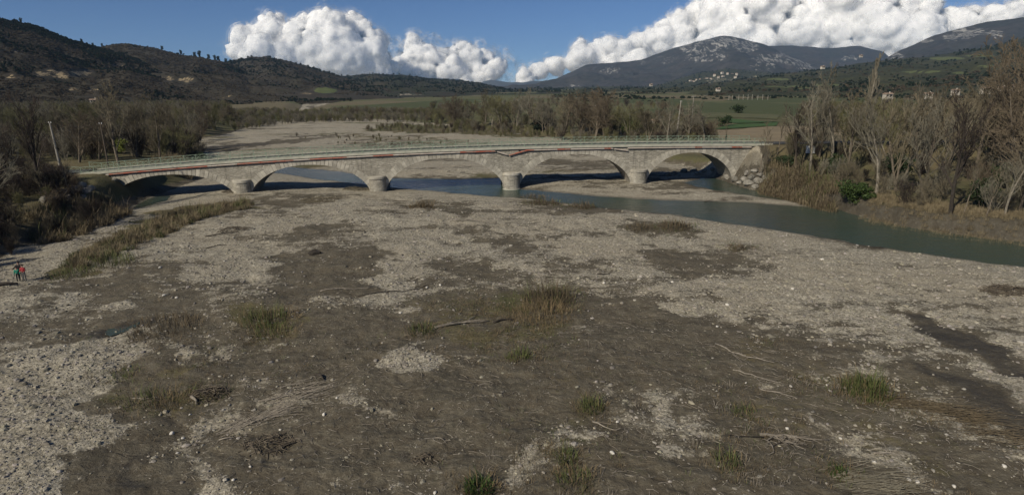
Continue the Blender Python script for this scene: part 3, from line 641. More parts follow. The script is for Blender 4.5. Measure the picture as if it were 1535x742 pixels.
# abutments
for ua, ub in ((UL - 2.4, UL + 1.2), (UR - 3.2, UR + 2.0)):
    mb = MB(); c = (ua + ub) / 2; mb.box((c, 0, (float(top_z(c)) - 2.5) / 2), (ub - ua - .02, BW - .12, float(top_z(c)) + 2.2)); mb.build('abutment', M['masonry'], bridge)
def strip(name, y0, y1, zo0, zo1, mat, u0=None, u1=None, n=90, parent=None):
    us = np.linspace(UL - 4 if u0 is None else u0, UR + 4 if u1 is None else u1, n); z = deck_z(us); V = []
    for y, zo in ((y0, zo0), (y1, zo0), (y1, zo1), (y0, zo1)): V.append(np.stack([us, np.full(n, y), z + zo], 1))
    V = np.concatenate(V); ii = np.arange(n - 1); Q = []
    for a in range(4):
        b = (a + 1) % 4; Q.append(np.stack([ii + a * n, ii + b * n, ii + 1 + b * n, ii + 1 + a * n], 1))
    Q.append(np.array([[0, 3 * n, 2 * n, n], [n - 1, 2 * n - 1, 3 * n - 1, 4 * n - 1]]))
    return link(name, mesh_np(name, V, Q, mat), parent or bridge)
strip('roadway', NF + .95, FF - .95, -.30, -.06, M['asphalt'])
strip('pavement', NF + .3, NF + .94, -.30, .05, M['coping']); strip('pavement', FF - .94, FF - .3, -.30, .05, M['coping'])
# cornice in blocks
for y0, y1 in ((NF - .28, NF + .29), (FF - .29, FF + .28)):
    nb = 60 if y0 < 0 else 1
    uu = np.linspace(UL - 3, UR + 3, nb + 1)
    for a, b in zip(uu[:-1], uu[1:]): strip('cornice_block', y0 - random.uniform(0, .03), y1, -CORN, random.uniform(-.012, .012), M['coping'], a + .012, b - .012, 3 if nb > 1 else 90)
# painted service pipe slung under the cornice on brackets, sagging where it has come away
pipe = []
u = UL + 1.0; seg = 0
sag1 = on_face(742, 230)[0]; sag2 = on_face(763, 237)[0]; sag3 = on_face(790, 230)[0]; br0 = on_face(915, 232)[0]; br1 = on_face(940, 233)[0]
def pipe_z(u_):
    z = float(deck_z(u_)) - CORN - .24
    if sag1 < u_ < sag3: z -= .78 * (1 - abs(u_ - sag2) / ((sag2 - sag1) if u_ < sag2 else (sag3 - sag2)))
    if br0 < u_ < br1: z -= .42 * (u_ - br0) / (br1 - br0)
    return z
red_runs = [(160, 250), (232, 310), (355, 440), (465, 520), (560, 590), (690, 745), (760, 800), (835, 855), (905, 918), (1040, 1050), (1095, 1110)]
red_u = [(on_face(a, 235)[0], on_face(b, 235)[0]) for a, b in red_runs]
cuts = sorted([UL + 1.0, UR - .3, sag1, sag2, sag3, br0, br1] + [x for r_ in red_u for x in r_ if UL + 1 < x < UR - .3] + list(np.arange(UL + 3, UR - 1, 4.0)))
for a, b in zip(cuts[:-1], cuts[1:]):
    if b - a < .35: continue
    mid_ = (a + b) / 2; red = any(x0 <= mid_ <= x1 for x0, x1 in red_u)
    if br0 <= mid_ <= br1: red = False
    pts = [(x, NF - .27, pipe_z(x)) for x in np.linspace(a + .01, b - .01, 4)]
    mb = MB(); mb.tube(pts, .115, 8)
    mb.build('pipe_segment', M['pipe_red' if red else 'pipe_white'], bridge)
for x in np.arange(UL + 2, UR - 1, 4.0):
    MB().box((x, NF - .16, float(deck_z(x)) - CORN - .24), (.09, .34, .34)).build('pipe_bracket', M['wood_dark'], bridge)
# green railings with crossed bars
def railing(y):
    par = None
    us = np.arange(UL - 5, UR + 3, 2.0)
    zf = lambda x: float(deck_z(x)) if UL - 3 <= x <= UR + 3 else float(deck_z(np.clip(x, UL, UR)))
    rails = MB()
    for h in (.98, .16): rails.tube([(x, y, zf(x) + h) for x in us], 0.032, 5)
    par = rails.build('railing', M['rail_green'], bridge)
    for x in us:
        MB().box((x, y, zf(x) + .52), (.07, .07, 1.06)).build('post', M['rail_green'], par)
    for a, b in zip(us[:-1], us[1:]):
        lat = MB(); m2 = (a + b) / 2
        for p, q in ((a, m2), (m2, b)):
            lat.tube([(p + .03, y - .005, zf(p) + .2), (q - .03, y - .005, zf(q) + .94)], .02, 4, False); lat.tube([(p + .03, y + .03, zf(p) + .94), (q - .03, y + .03, zf(q) + .2)], .02, 4, False)
        lat.build('lattice', M['rail_green'], par)
railing(NF + .12); railing(FF - .12)
# approach roads on the embankments
def approach(sgn, ue):
    n = 30; ov = np.linspace(.5, 110, n); V = []
    zd = float(deck_z(ue)) - .17 - ov * .012
    for v_ in (.7, BW - .7):
        for o2, z in zip(ov, zd): V.append(bw(ue + sgn * (o2 + 3), v_, z))
    ii = np.arange(n - 1); Q = np.stack([ii, ii + 1, ii + n + 1, ii + n], 1)
    if sgn < 0: Q = Q[:, ::-1]
    props(link('approach_road', mesh_np('approach_road', V, [Q], M['asphalt'])), kind='structure')
approach(-1, UL); approach(1, UR)

# ------------------------------------------------------------------ plants: builders
def norm(v): return v / (np.linalg.norm(v) + 1e-9)
def rot_about(v, ax, a): return v * math.cos(a) + np.cross(ax, v) * math.sin(a) + ax * np.dot(ax, v) * (1 - math.cos(a))
def make_tree(seed, H=10.0, stems=1, spread=.55, up=.25, first=.22, nb=(11, 6, 5, 4), ratio=(.52, .5, .5, .5), rad=.018, wig=.18, minr=.014, sides=(7, 5, 4, 3, 3), lean=0.0, maxlev=4, narrow=False):
    """a leafless tree: returns (trunk mesh builder, crown mesh builder)"""
    r_ = random.Random(seed); trunk, crown = MB(), MB()
    def rv(): return norm(np.array([r_.gauss(0, 1), r_.gauss(0, 1), r_.gauss(0, 1)]))
    def grow(p, d, L, r0, lev):
        ns = (9, 6, 4, 3, 2)[lev]; pts = [p]; dd = d
        for s in range(ns):
            dd = norm(dd + rv() * wig * (1.0 if lev else .45) + np.array([0, 0, up * (.3 if lev else .15)]))
            pts.append(pts[-1] + dd * L / ns)
        pts = np.array(pts); rend = r0 * (.30 if lev == 0 else .35); rads = np.maximum(np.linspace(r0, rend, ns + 1), minr * (1 if lev < 3 else .75))
        (trunk if lev == 0 else crown).tube(pts, rads, sides[lev], cap=lev == 0)
        if lev >= maxlev: return
        n = nb[lev] if lev < len(nb) else 3
        n = max(2, int(round(n * r_.uniform(.75, 1.25))))
        for c in range(n):
            f0 = first if lev == 0 else .22
            t = f0 + (1 - f0) * ((c + r_.random()) / n); x = t * ns; k = min(int(x), ns - 1); q = pts[k] + (pts[k + 1] - pts[k]) * (x - k)
            tang = norm(pts[k + 1] - pts[k]); side = norm(np.cross(tang, rv()))
            ang = spread * r_.uniform(.7, 1.3) * (1.0 if lev else 1.1) * (.45 if narrow else 1)
            nd = norm(tang * math.cos(ang) + side * math.sin(ang) + np.array([0, 0, up]) * r_.uniform(.2, 1))
            ln = L * ratio[lev] * r_.uniform(.7, 1.25) * (1.15 - .55 * t if lev == 0 else 1.05 - .4 * t)
            grow(q, nd, ln, max(minr, rads[k] * r_.uniform(.42, .62)), lev + 1)
    for s in range(stems):
        a = r_.random() * 6.28; k = 0 if stems == 1 else r_.uniform(.1, .42)
        d = norm(np.array([math.cos(a) * k + lean, math.sin(a) * k, 1.0]))
        grow(np.array([math.cos(a) * .12 * (stems > 1), math.sin(a) * .12 * (stems > 1), -.4]), d, H * r_.uniform(.72, .86), H * rad * (1 if stems == 1 else .7), 0)
    return trunk, crown
def leaf_ball(seed, R=(1, 1, 1), n=900, size=.14, clumps=14, shell=.55):
    """leaf-sized faces in uneven clumps"""
    g = np.random.default_rng(seed); R = np.array(R, float)
    cc = g.normal(size=(clumps, 3)); cc /= np.linalg.norm(cc, axis=1, keepdims=True); cc *= g.uniform(.25, .78, (clumps, 1)); cr = g.uniform(.25, .48, clumps)
    k = g.integers(0, clumps, n); d = g.normal(size=(n, 3)); d /= np.linalg.norm(d, axis=1, keepdims=True)
    p = (cc[k] + d * (cr[k] * g.uniform(shell, 1.05, n))[:, None]) * R; p[:, 2] += R[2] * .9
    a = g.normal(size=(n, 3)); a /= np.linalg.norm(a, axis=1, keepdims=True); b = np.cross(a, d); b /= np.linalg.norm(b, axis=1, keepdims=True) + 1e-9
    s = size * g.uniform(.6, 1.4, (n, 1))
    V = np.stack([p - a * s, p + b * s * .55, p + a * s, p - b * s * .55], 1).reshape(-1, 3)
    return V, np.arange(4 * n).reshape(-1, 4)
def blades(seed, n, R, h, w=.012, droop=.5, spread=.5, hvar=.5):
    """a tuft of bent grass blades"""
    g = np.random.default_rng(seed); a = g.uniform(0, 6.28, n); r = np.sqrt(g.random(n)) * R
    p = np.stack([r * np.cos(a), r * np.sin(a), np.full(n, -.04)], 1); o = g.uniform(0, 6.28, n) * .45 + a * .55
    out = np.stack([np.cos(o), np.sin(o), np.zeros(n)], 1); L = (h * np.exp(g.normal(-.35, .35, n)) * (1.15 - .65 * (r / R) ** 2))[:, None]; k = (.15 + g.random(n) * .6 + .6 * r / R)[:, None] * spread
    m1 = p + out * L * k * .35 + np.array([0, 0, 1]) * L * .6; m2 = p + out * L * (k * .9 + droop * .25) + np.array([0, 0, 1]) * L * (1 - droop * .35 * k)
    sd = np.stack([-np.sin(o), np.cos(o), np.zeros(n)], 1) * w * g.uniform(.7, 1.4, n)[:, None]
    V = np.stack([p - sd, p + sd, m1 + sd * .8, m1 - sd * .8, m2], 1).reshape(-1, 3); b = np.arange(n)[:, None] * 5
    return V, b + np.array([[0, 1, 2, 3]]), b + np.array([[3, 2, 4]])
def scatter(name, pts, rot, scl, var, sources, label, cat):
    """uncountable growth: one object, instances on points"""
    me = bpy.data.meshes.new(name); me.vertices.add(len(pts)); me.vertices.foreach_set('co', np.asarray(pts, np.float32).ravel())
    for nm, arr in (('rz', rot), ('sc', scl)):
        a = me.attributes.new(nm, 'FLOAT', 'POINT'); a.data.foreach_set('value', np.asarray(arr, np.float32))
    a = me.attributes.new('var', 'INT', 'POINT'); a.data.foreach_set('value', np.asarray(var, np.int32))
    o = link(name, me); g = bpy.data.node_groups.new(name, 'GeometryNodeTree')
    g.interface.new_socket('Geometry', in_out='INPUT', socket_type='NodeSocketGeometry'); g.interface.new_socket('Geometry', in_out='OUTPUT', socket_type='NodeSocketGeometry')
    nn = g.nodes; gi = nn.new('NodeGroupInput'); go = nn.new('NodeGroupOutput'); jn = nn.new('GeometryNodeJoinGeometry'); L = g.links.new
    def at(n_, ty):
        q = nn.new('GeometryNodeInputNamedAttribute'); q.data_type = ty; q.inputs[0].default_value = n_; return q.outputs[0]
    rz = nn.new('ShaderNodeCombineXYZ'); L(at('rz', 'FLOAT'), rz.inputs[2]); sc = at('sc', 'FLOAT'); vr = at('var', 'INT')
    for q, so in enumerate(sources):
        oi = nn.new('GeometryNodeObjectInfo'); oi.inputs[0].default_value = so
        cmp_ = nn.new('FunctionNodeCompare'); cmp_.data_type = 'INT'; cmp_.operation = 'EQUAL'
        ins = [s for s in cmp_.inputs if s.type == 'INT']; L(vr, ins[0]); ins[1].default_value = q
        ip = nn.new('GeometryNodeInstanceOnPoints'); L(gi.outputs[0], ip.inputs['Points']); L(cmp_.outputs[0], ip.inputs['Selection'])
        L(oi.outputs['Geometry'], ip.inputs['Instance']); L(rz.outputs[0], ip.inputs['Rotation']); L(sc, ip.inputs['Scale']); L(ip.outputs[0], jn.inputs[0])
    L(jn.outputs[0], go.inputs[0]); md = o.modifiers.new('scatter', 'NODES'); md.node_group = g
    props(o, label, cat, kind='stuff'); return o
def source(name, V, Q, T=None, mat=None):   # a plant for scatter(); not placed in the scene itself
    return bpy.data.objects.new(name, mesh_np(name, V, [Q] + ([T] if T is not None else []), mat))

# ------------------------------------------------------------------ scrub and pines over the hills
for q, c_ in enumerate(((.066, .052, .037), (.085, .068, .047), (.075, .065, .044))): M['scrub%d' % q] = simple('scrub%d' % q, c_, tuple(x * .75 for x in c_), 1.0, .95, rnd=.4)
scrub_src = []
for q in range(3):
    V, Qd = leaf_ball(40 + q, (1.25, 1.25, .55), 46, .34, 7, .3); scrub_src.append(source('scrub', V, Qd, None, M['scrub%d' % q]))
for q in range(2):
    V, Qd = leaf_ball(50 + q, (.75, .75, 1.2), 60, .40, 6, .4); scrub_src.append(source('pine_bush', V, Qd, None, M['leaf_pine']))
def on_hill(key, n, smin, smax, seed, bias=0.0):
    A, S, D, Z = HILLS[key]; g = np.random.default_rng(seed); a = g.uniform(0, len(A) - 1.001, n); ns = int((S <= 1).sum())
    s = (smin + (smax - smin) * g.random(n)) * (ns - 1); s = np.clip(s, 0, ns - 1.001)
    i, j = s.astype(int), a.astype(int); fs, fa = s - i, a - j
    bil = lambda Fm: (Fm[i, j] * (1 - fa) + Fm[i, j + 1] * fa) * (1 - fs) + (Fm[i + 1, j] * (1 - fa) + Fm[i + 1, j + 1] * fa) * fs
    AA = np.broadcast_to(A, D.shape); d, z, t = bil(D), bil(Z), bil(AA)
    return np.stack([d * np.sin(t), d * np.cos(t), z], 1)
for key, n, s0, s1, k0, pine in (('hilla', 52000, .0, 1.0, 1, .09), ('hillb', 30000, .0, 1.0, 2, .13), ('hillc', 16000, .1, 1.0, 3, .15), ('hilld', 7000, .15, 1.0, 4, .75), ('foothillnear', 12000, .0, 1.0, 5, .45), ('foothillmid', 4000, .2, 1.0, 6, .6)):
    pts = on_hill(key, n, s0, s1, k0); g = np.random.default_rng(k0); nzv = fbm(pts[:, 0] / 90, pts[:, 1] / 90, 3, 4)
    keep = fbm(pts[:, 0] / 45, pts[:, 1] / 45, 3, 1) > (-.45 if key[0] == 'h' else -.08)
    rv_ = pts - CAM; dz_ = rv_ @ fwd; ppx = CX + FPX * (rv_ @ RT) / dz_; ppy = CY - FPX * (rv_ @ UP) / dz_
    for cx_, cy_, rx, ry, val in ROCKS[key]: keep &= ~((np.hypot((ppx - cx_) / rx, (ppy - cy_ - .5) / (ry + 1)) < 1.0) & (g.random(n) < val + .25))
    pts, nzv = pts[keep], nzv[keep]; n = len(pts)
    pn = (nzv * 1.6 + g.random(n)) < (pine * 1.3 - .12); v = np.where(pn, g.integers(3, 5, n), g.integers(0, 3, n)); sc = g.uniform(.8, 2.0, n) * np.where(pn, 1.25, 1.0) * np.clip(np.hypot(pts[:, 0], pts[:, 1]) / 1100, .8, 2.0)
    lab = {'hilla': 'dark scrub and bare woodland over the nearest left hillside', 'hillb': 'scrub woodland over the second left hill', 'hillc': 'brown scrub over the rounded hill left of the cloud', 'hilld': 'dark green pine woodland over the low hill ahead', 'foothillnear': 'scattered trees and scrub over the slope below the mountains', 'foothillmid': 'woodland over the low dark ridge under the peak'}[key]
    scatter('hillside_scrub', pts - np.array([0, 0, .6]), g.uniform(0, 6.28, n), sc, v, scrub_src, lab, 'woodland')

pts = on_hill('foothillnear', 5200, .0, .32, 9); g = np.random.default_rng(9); keep = fbm(pts[:, 0] / 110, pts[:, 1] / 60, 3, 6) > -.02; pts = pts[keep]; n = len(pts)
scatter('plain_woodland', pts - np.array([0, 0, .4]), g.uniform(0, 6.28, n), g.uniform(1.6, 3.4, n), g.choice(5, n, p=(.2, .25, .25, .15, .15)), scrub_src, 'hedges and copses over the plain at the foot of the slope', 'woodland')
# single pines standing out on the skyline of the left hills
V, Qd = leaf_ball(61, (.55, .55, 1.0), 240, .16, 14, .5); pine_crown = mesh_np('crown', V * np.array([1, 1, 1.0]), [Qd], M['leaf_pine'])
tb_ = MB(); tb_.tube([(0, 0, -.3), (0, 0, 1.2)], [.06, .03], 5); pine_trunk = tb_.mesh('trunk', M['bark'])
sk = [(33, 36, 8), (122, 63, 7), (139, 68, 6), (154, 69, 6), (243, 75, 7), (270, 77, 8), (292, 80, 8), (299, 79, 11), (313, 84, 8), (322, 86, 9), (328, 87, 9), (338, 90, 8), (345, 93, 9), (494, 107, 5)]
for q, (x, y, hp) in enumerate(sk):
    key = 'hilla' if x < 150 else ('hillb' if x < 346 else 'hillc'); A, S, D, Z = HILLS[key]; a, _ = AZ(x, y); jn = int(np.argmin(np.abs(A - a))); ii_ = int((S <= 1).sum()) - 1
    p = np.array([D[ii_, jn] * math.sin(A[jn]), D[ii_, jn] * math.cos(A[jn]), Z[ii_, jn] - 1.0]); h = px_len(p, hp) / 1.9
    t = empty('pine_tree', p); t.scale = (h, h, h); c = link('crown', pine_crown, t); link('trunk', pine_trunk, t)
    c.rotation_euler[2] = q * 1.7
    props(t, nth(q) + ' small dark pine from the left along the skyline of the left hills', 'tree', 'pines on the left skyline')

# ------------------------------------------------------------------ bare trees
TV = {}
def tree_kind(key, twig, bark, **kw):
    t, c = make_tree(**kw); TV[key] = (t.mesh('trunk', M[bark]), c.mesh('crown', M[twig]), kw.get('H', 10.0))
tree_kind('a', 'twig_brown', 'bark', seed=1, spread=.6, nb=(13, 7, 5, 4))
tree_kind('b', 'twig_grey', 'bark_pale', seed=2, spread=.55, nb=(12, 7, 5, 4), first=.3)
tree_kind('c', 'twig_brown', 'bark', seed=3, stems=3, spread=.5, nb=(9, 6, 5, 4))
tree_kind('d', 'twig_grey', 'bark', seed=4, stems=2, spread=.62, nb=(10, 6, 5, 4))
tree_kind('w', 'twig_red', 'bark', seed=5, stems=3, spread=.6, nb=(10, 7, 6, 4), up=.12, first=.12)
tree_kind('o', 'twig_olive', 'bark_pale', seed=6, stems=3, spread=.6, nb=(10, 7, 6, 4), up=.1, first=.12)
tree_kind('k', 'twig_dark', 'wood_dark', seed=7, spread=.5, nb=(12, 6, 4, 3), first=.3)
tree_kind('thin', 'twig_brown', 'bark', seed=8, spread=.45, nb=(9, 4, 3, 2), first=.35, rad=.011, ratio=(.34, .5, .5, .5))
tree_kind('pale', 'twig_grey', 'bark_pale', seed=9, spread=.7, nb=(9, 5, 4, 3), first=.35, lean=.1, rad=.015)
tree_kind('poplar', 'twig_grey', 'bark_pale', seed=10, minr=.026, spread=.5, up=.75, nb=(44, 7, 4, 3), first=.12, ratio=(.24, .45, .5, .5), narrow=True)
tree_kind('shrub', 'twig_brown', 'bark', seed=11, H=5, stems=7, spread=.6, nb=(7, 5, 4), maxlev=3, first=.1, rad=.012)
tree_kind('shrub2', 'twig_grey', 'bark', seed=12, H=5, stems=8, spread=.55, nb=(7, 5, 4), maxlev=3, first=.1, rad=.012)
tree_kind('shrub_d', 'twig_dark', 'wood_dark', seed=13, H=5, stems=8, spread=.6, nb=(7, 5, 5), maxlev=3, first=.08, rad=.013)
tree_kind('shrub_r', 'twig_red', 'bark', seed=14, H=5, stems=8, spread=.6, nb=(7, 6, 5), maxlev=3, first=.08, rad=.012)
tree_kind('shrub_o', 'twig_olive', 'bark', seed=15, H=5, stems=8, spread=.6, nb=(7, 6, 5), maxlev=3, first=.08, rad=.012)
def tree(key, base, H, label, group=None, name='bare_tree', cat='tree', wide=1.0, rz=None):
    tm, cm, h0 = TV[key]; t = empty(name, base, random.random() * 6.28 if rz is None else rz); k = H / h0; t.scale = (k * wide, k * wide, k)
    link('trunk', tm, t); link('crown', cm, t); props(t, label, cat, group); return t
def tree_px(key, px, py, top, label, group=None, **kw):
    p = G(px, py); return tree(key, p, px_len(p, py - top) * 1.02, label, group, **kw)

# right bank, from the bridge downstream
RB = [('thin', 1136, 268, 186, 'slim twin bare tree right against the end of the bridge'),
      ('thin', 1145, 262, 205, 'small thin bare sapling just behind the end of the bridge'),
      ('k', 1190, 262, 158, 'dark bare tree beyond the bridge end, left of the pale forked tree'),
      ('pale', 1214, 268, 132, 'pale grey forked bare tree with leaning limbs right of the bridge'),
      ('b', 1245, 258, 128, 'tall grey bare tree standing behind the dry reeds on the right bank'),
      ('a', 1268, 262, 150, 'brown bare tree behind the dark green bush on the right bank'),
      ('b', 1313, 292, 160, 'bare tree with a clear grey trunk right of the green bush'),
      ('c', 1345, 285, 140, 'many-stemmed brown bare tree in the middle of the right bank'),
      ('k', 1424, 320, 150, 'dark straight-trunked bare tree by the eroded right bank'),
      ('d', 1385, 300, 165, 'forked grey bare tree left of the dark straight trunk'),
      ('thin', 1444, 322, 240, 'thin bare sapling leaning beside the dark straight trunk'),
      ('b', 1506, 325, 226, 'slender pale-trunked bare tree near the right edge of the picture'),
      ('thin', 1478, 325, 245, 'low thin bare sapling left of the slender pale trunk'),
      ('a', 1528, 318, 200, 'bare brown tree cut by the right edge of the picture above the bank'),
      ('w', 1512, 262, 72, 'tall reddish brown bare tree reaching highest at the right edge'),
      ('a', 1462, 262, 118, 'tall brown bare tree left of the highest tree at the right edge'),
      ('c', 1415, 258, 140, 'brown many-stemmed bare tree behind the dark straight trunk'),
      ('w', 1545, 285, 110, 'reddish bare tree half out of the picture on the right'),
      ('d', 1365, 245, 142, 'grey bare tree at the back of the right bank wood'),
      ('o', 1330, 235, 150, 'olive tinted bare tree in the back row right of the tall poplar'),
      ('o', 1272, 232, 148, 'olive tinted bare tree in the back row left of the tall poplar'),
      ('a', 1228, 236, 150, 'brown bare tree in the back row above the white sign'),
      ('c', 1490, 240, 120, 'brown bare tree in the back row near the right edge'),
      ('b', 1440, 230, 148, 'grey bare tree in the back row above the dark straight trunk'),
      ('thin', 1165, 232, 160, 'small bare tree on the field edge beyond the bridge road'),
      ('thin', 1090, 216, 182, 'thin bare sapling behind the right end of the railing'),
      ('w', 1395, 232, 140, 'reddish bare tree in the back row of the right bank wood')]
for key, x, y, top, lab in RB: tree_px(key, x, y, top, lab, 'bare trees on the right bank')
pp_ = PD(1303, 190, 175.0); pz = gz(pp_[0], pp_[1]); pp_[2] = pz
tree('poplar', pp_, px_len(pp_, 0) + (PD(1303, 75, 175)[2] - pz) * 1.1, 'tall narrow bare poplar rising above the right bank wood', None, name='poplar_tree', wide=1.0)
# left bank
LB = [('k', 62, 292, 148, 'large dark bare tree left of the pale leaning pole'),
      ('thin', 105, 296, 215, 'thin pale bare sapling by the heap of boulders below the road'),
      ('k', 20, 300, 190, 'dark bare tree near the left edge above the shaded bank'),
      ('d', -10, 330, 170, 'dark grey bare tree cut by the left edge of the picture'),
      ('a', 178, 248, 138, 'broad brown bare tree behind the left end of the bridge'),
      ('a', 240, 240, 150, 'wide brown bare tree right of the thin dark pole by the bridge'),
      ('c', 205, 236, 158, 'brown many-stemmed tree between the two wide trees at the bridge'),
      ('w', 148, 240, 178, 'reddish brown low tree behind the thin dark pole'),
      ('w', 118, 244, 172, 'reddish bare tree just right of the pale leaning pole'),
      ('a', 96, 232, 160, 'brown bare tree in the back row above the pale leaning pole'),
      ('o', 128, 214, 150, 'yellow-green willow behind the red-brown trees on the left'),
      ('o', 40, 225, 158, 'olive bare tree behind the large dark tree on the left'),
      ('a', 8, 232, 150, 'brown bare tree in the back row at the left edge'),
      ('d', 285, 222, 168, 'grey bare tree at the edge of the gravel upstream on the left'),
      ('c', 268, 226, 162, 'brown bare tree nearest the upstream gravel, second from its edge'),
      ('w', 300, 212, 172, 'small reddish tree at the corner of the upstream gravel'),
      ('o', 70, 222, 172, 'low olive willow behind the large dark tree'),
      ('a', 215, 212, 152, 'brown bare tree in the back row behind the wide trees')]
for key, x, y, top, lab in LB: tree_px(key, x, y, top, lab, 'bare trees on the left bank')
# trees along the far side of the upstream gravel, left to right
MR = []
keys = ['a', 'o', 'w', 'c', 'b', 'd']
rr_ = random.Random(3)
named = [(728, 192, 140, 'a', 'full brown bare tree, leftmost tall one beyond the upstream gravel'), (752, 194, 142, 'o', 'olive bare tree second from the left of the upstream row'),
         (775, 196, 146, 'b', 'grey bare tree with pale trunks in the upstream row'), (800, 197, 144, 'b', 'pale-stemmed willow with white trunks in the upstream row'),
         (820, 198, 146, 'd', 'forked grey tree just right of the white-trunked willow'), (845, 201, 142, 'c', 'brown tree left of the reddish trees in the upstream row'),
         (870, 203, 144, 'w', 'reddish brown bare tree left of the crossarm pole'), (892, 205, 140, 'w', 'reddest tall bare tree in the upstream row beside the crossarm pole'),
         (915, 207, 150, 'w', 'reddish bare tree right of the crossarm pole'), (945, 210, 158, 'o', 'yellow-green bushy tree in the upstream row'),
         (972, 211, 163, 'c', 'low brown tree right of the yellow-green bushy tree'), (1000, 212, 160, 'b', 'grey bare tree left of the concrete pole'),
         (1030, 213, 158, 'd', 'grey bare tree right of the concrete pole'), (1055, 214, 164, 'b', 'last grey bare tree before the ploughed field'),
         (705, 190, 155, 'c', 'shorter brown tree at the left end of the upstream row'), (680, 188, 158, 'a', 'low brown tree left of the upstream row'),
         (655, 186, 162, 'o', 'small olive tree standing apart at the far gravel edge')]
for x, y, top, key, lab in named: tree_px(key, x, y, top, lab, 'trees along the far side of the upstream gravel', wide=1.25)
for q in range(26):
    x = 690 + q * 15 + rr_.uniform(-6, 6); y = 191 + (x - 690) * .058 + rr_.uniform(-4, 2)
    tree_px(rr_.choice(keys), x, y, y - rr_.uniform(24, 44), nth(q) + ' lower bare tree from the left in the row beyond the upstream gravel', 'lower trees of the upstream row', wide=1.4)

# evergreen and leafing bushes
def bush(name, px, py, R, seed, mat, label, n=1400, size=.16, group=None):
    p = G(px, py); t = empty(name, p); V, Qd = leaf_ball(seed, R, n, size, 22, .5); link('leaves', mesh_np('leaves', V, [Qd], M[mat]), t)
    mb = MB(); r_ = random.Random(seed)
    for s in range(7):
        a = r_.random() * 6.28; mb.tube([(0, 0, -.3), (math.cos(a) * R[0] * .25, math.sin(a) * R[0] * .25, R[2] * .6), (math.cos(a) * R[0] * .55, math.sin(a) * R[0] * .55, R[2] * 1.3)], [.05, .035, .015], 4)
    mb.build('stems', M['bark'], t); props(t, label, 'bush', group); return t
bush('evergreen_bush', 1283, 304, (3.0, 2.2, 1.9), 71, 'leaf_green', 'round dark green bush at the water edge on the right bank', 3200, .15)
bush('evergreen_bush', 1253, 262, (2.4, 2.0, 2.0), 72, 'leaf_dark', 'dark green ivy covered bush behind the dry reeds', 1800)
bush('evergreen_bush', 1345, 268, (3.0, 2.2, 2.6), 73, 'leaf_dark', 'dark evergreen bush among the trees right of the clear grey trunk', 1800)
bush('evergreen_bush', 1470, 312, (2.2, 1.8, 2.2), 74, 'leaf_dark', 'dark evergreen bush low beside the thin saplings near the right edge', 1600)
bush('evergreen_bush', 1500, 282, (3.2, 2.2, 2.0), 75, 'leaf_dark', 'dark evergreen bush behind the slender pale trunk', 1600)
bush('evergreen_bush', 1175, 250, (2.6, 2.0, 1.2), 76, 'leaf_dark', 'low dark evergreen on the road bank at the bridge end', 1500)
bush('evergreen_bush', 810, 197, (4, 3, 2.4), 77, 'leaf_pine', 'dark evergreen bush at the foot of the white-trunked willow', 1200, .3)
bush('leafing_bush', 950, 205, (6, 4, 3.4), 78, 'leaf_green', 'fresh green bush in the upstream row right of the reddish trees', 1500, .3)
bush('leafing_bush', 186, 232, (2.6, 2.0, 2.2), 79, 'leaf_lime', 'bright lime green young bush among the left bank trees', 1100, .17)
bush('leafing_bush', 125, 200, (6, 4, 4.0), 80, 'leaf_lime', 'pale yellow-green leafing bush far back on the left', 700, .25)
bush('evergreen_bush', 1087, 190, (3.4, 3, 2.6), 81, 'leaf_dark', 'round dark green bush at the left end of the green field', 900, .3)
bush('evergreen_bush', 1106, 170, (4.4, 3, 2.6), 82, 'leaf_dark', 'small dark green bush above the green field', 600, .4)
bush('leafing_bush', 300, 240, (2.2, 2.0, 1.2), 83, 'leaf_dark', 'low dark bush on the corner where the gravel meets the left bank', 900, .16)
mb = MB(); p = G(1087, 222)
V, Qd = leaf_ball(84, (.35, .35, 1.3), 500, .12, 10, .4); t = empty('cypress', p); link('crown', mesh_np('crown', V * np.array([1, 1, 1.35]), [Qd], M['leaf_pine']), t); MB().tube([(0, 0, -.3), (0, 0, 1.5)], [.09, .05], 6).build('trunk', M['bark'], t)
props(t, 'small dark upright cypress behind the railing at the right end', 'tree')

# undergrowth on both banks: a mass nobody could count
def joined(keys):
    out = []
    for k in keys:
        tm, cm, h0 = TV[k]; vs_, fs_ = [], []
        bm = bmesh.new(); bm.from_mesh(tm); bm.from_mesh(cm); me = bpy.data.meshes.new('thicket_plant'); bm.to_mesh(me); bm.free(); me.materials.append(cm.materials[0]); out.append(bpy.data.objects.new('thicket_plant', me))
    return out
th_src = joined(['shrub', 'shrub2', 'shrub_d', 'shrub_r', 'shrub_o'])
def in_poly(poly, n, seed):
    poly = np.asarray(poly); g = np.random.default_rng(seed); lo, hi = poly.min(0), poly.max(0); out = np.zeros((0, 2))
    while len(out) < n:
        q = lo + (hi - lo) * g.random((n * 2, 2)); q = q[sdist(poly, q[:, 0], q[:, 1]) < 0]; out = np.vstack([out, q])
    return out[:n]
def thicket(name, poly, n, sc, var_p, seed, label, src=None, cat='undergrowth', zoff=0.0):
    q = in_poly(poly, n, seed); g = np.random.default_rng(seed); z = gza(q[:, 0], q[:, 1])
    v = g.choice(len(var_p), n, p=np.array(var_p) / sum(var_p))
    return scatter(name, np.stack([q[:, 0], q[:, 1], z + zoff], 1), g.uniform(0, 6.28, n), g.uniform(sc[0], sc[1], n), v, src or th_src, label, cat)
thicket('undergrowth', W([(1165, 262), (1240, 280), (1330, 306), (1420, 320), (1540, 336), (1760, 370), (1760, 240), (1535, 210), (1400, 205), (1180, 232)], 1.6), 360, (.35, .95), (3, 3, 3, 1, 2), 21, 'tangled brown undergrowth below the right bank trees')
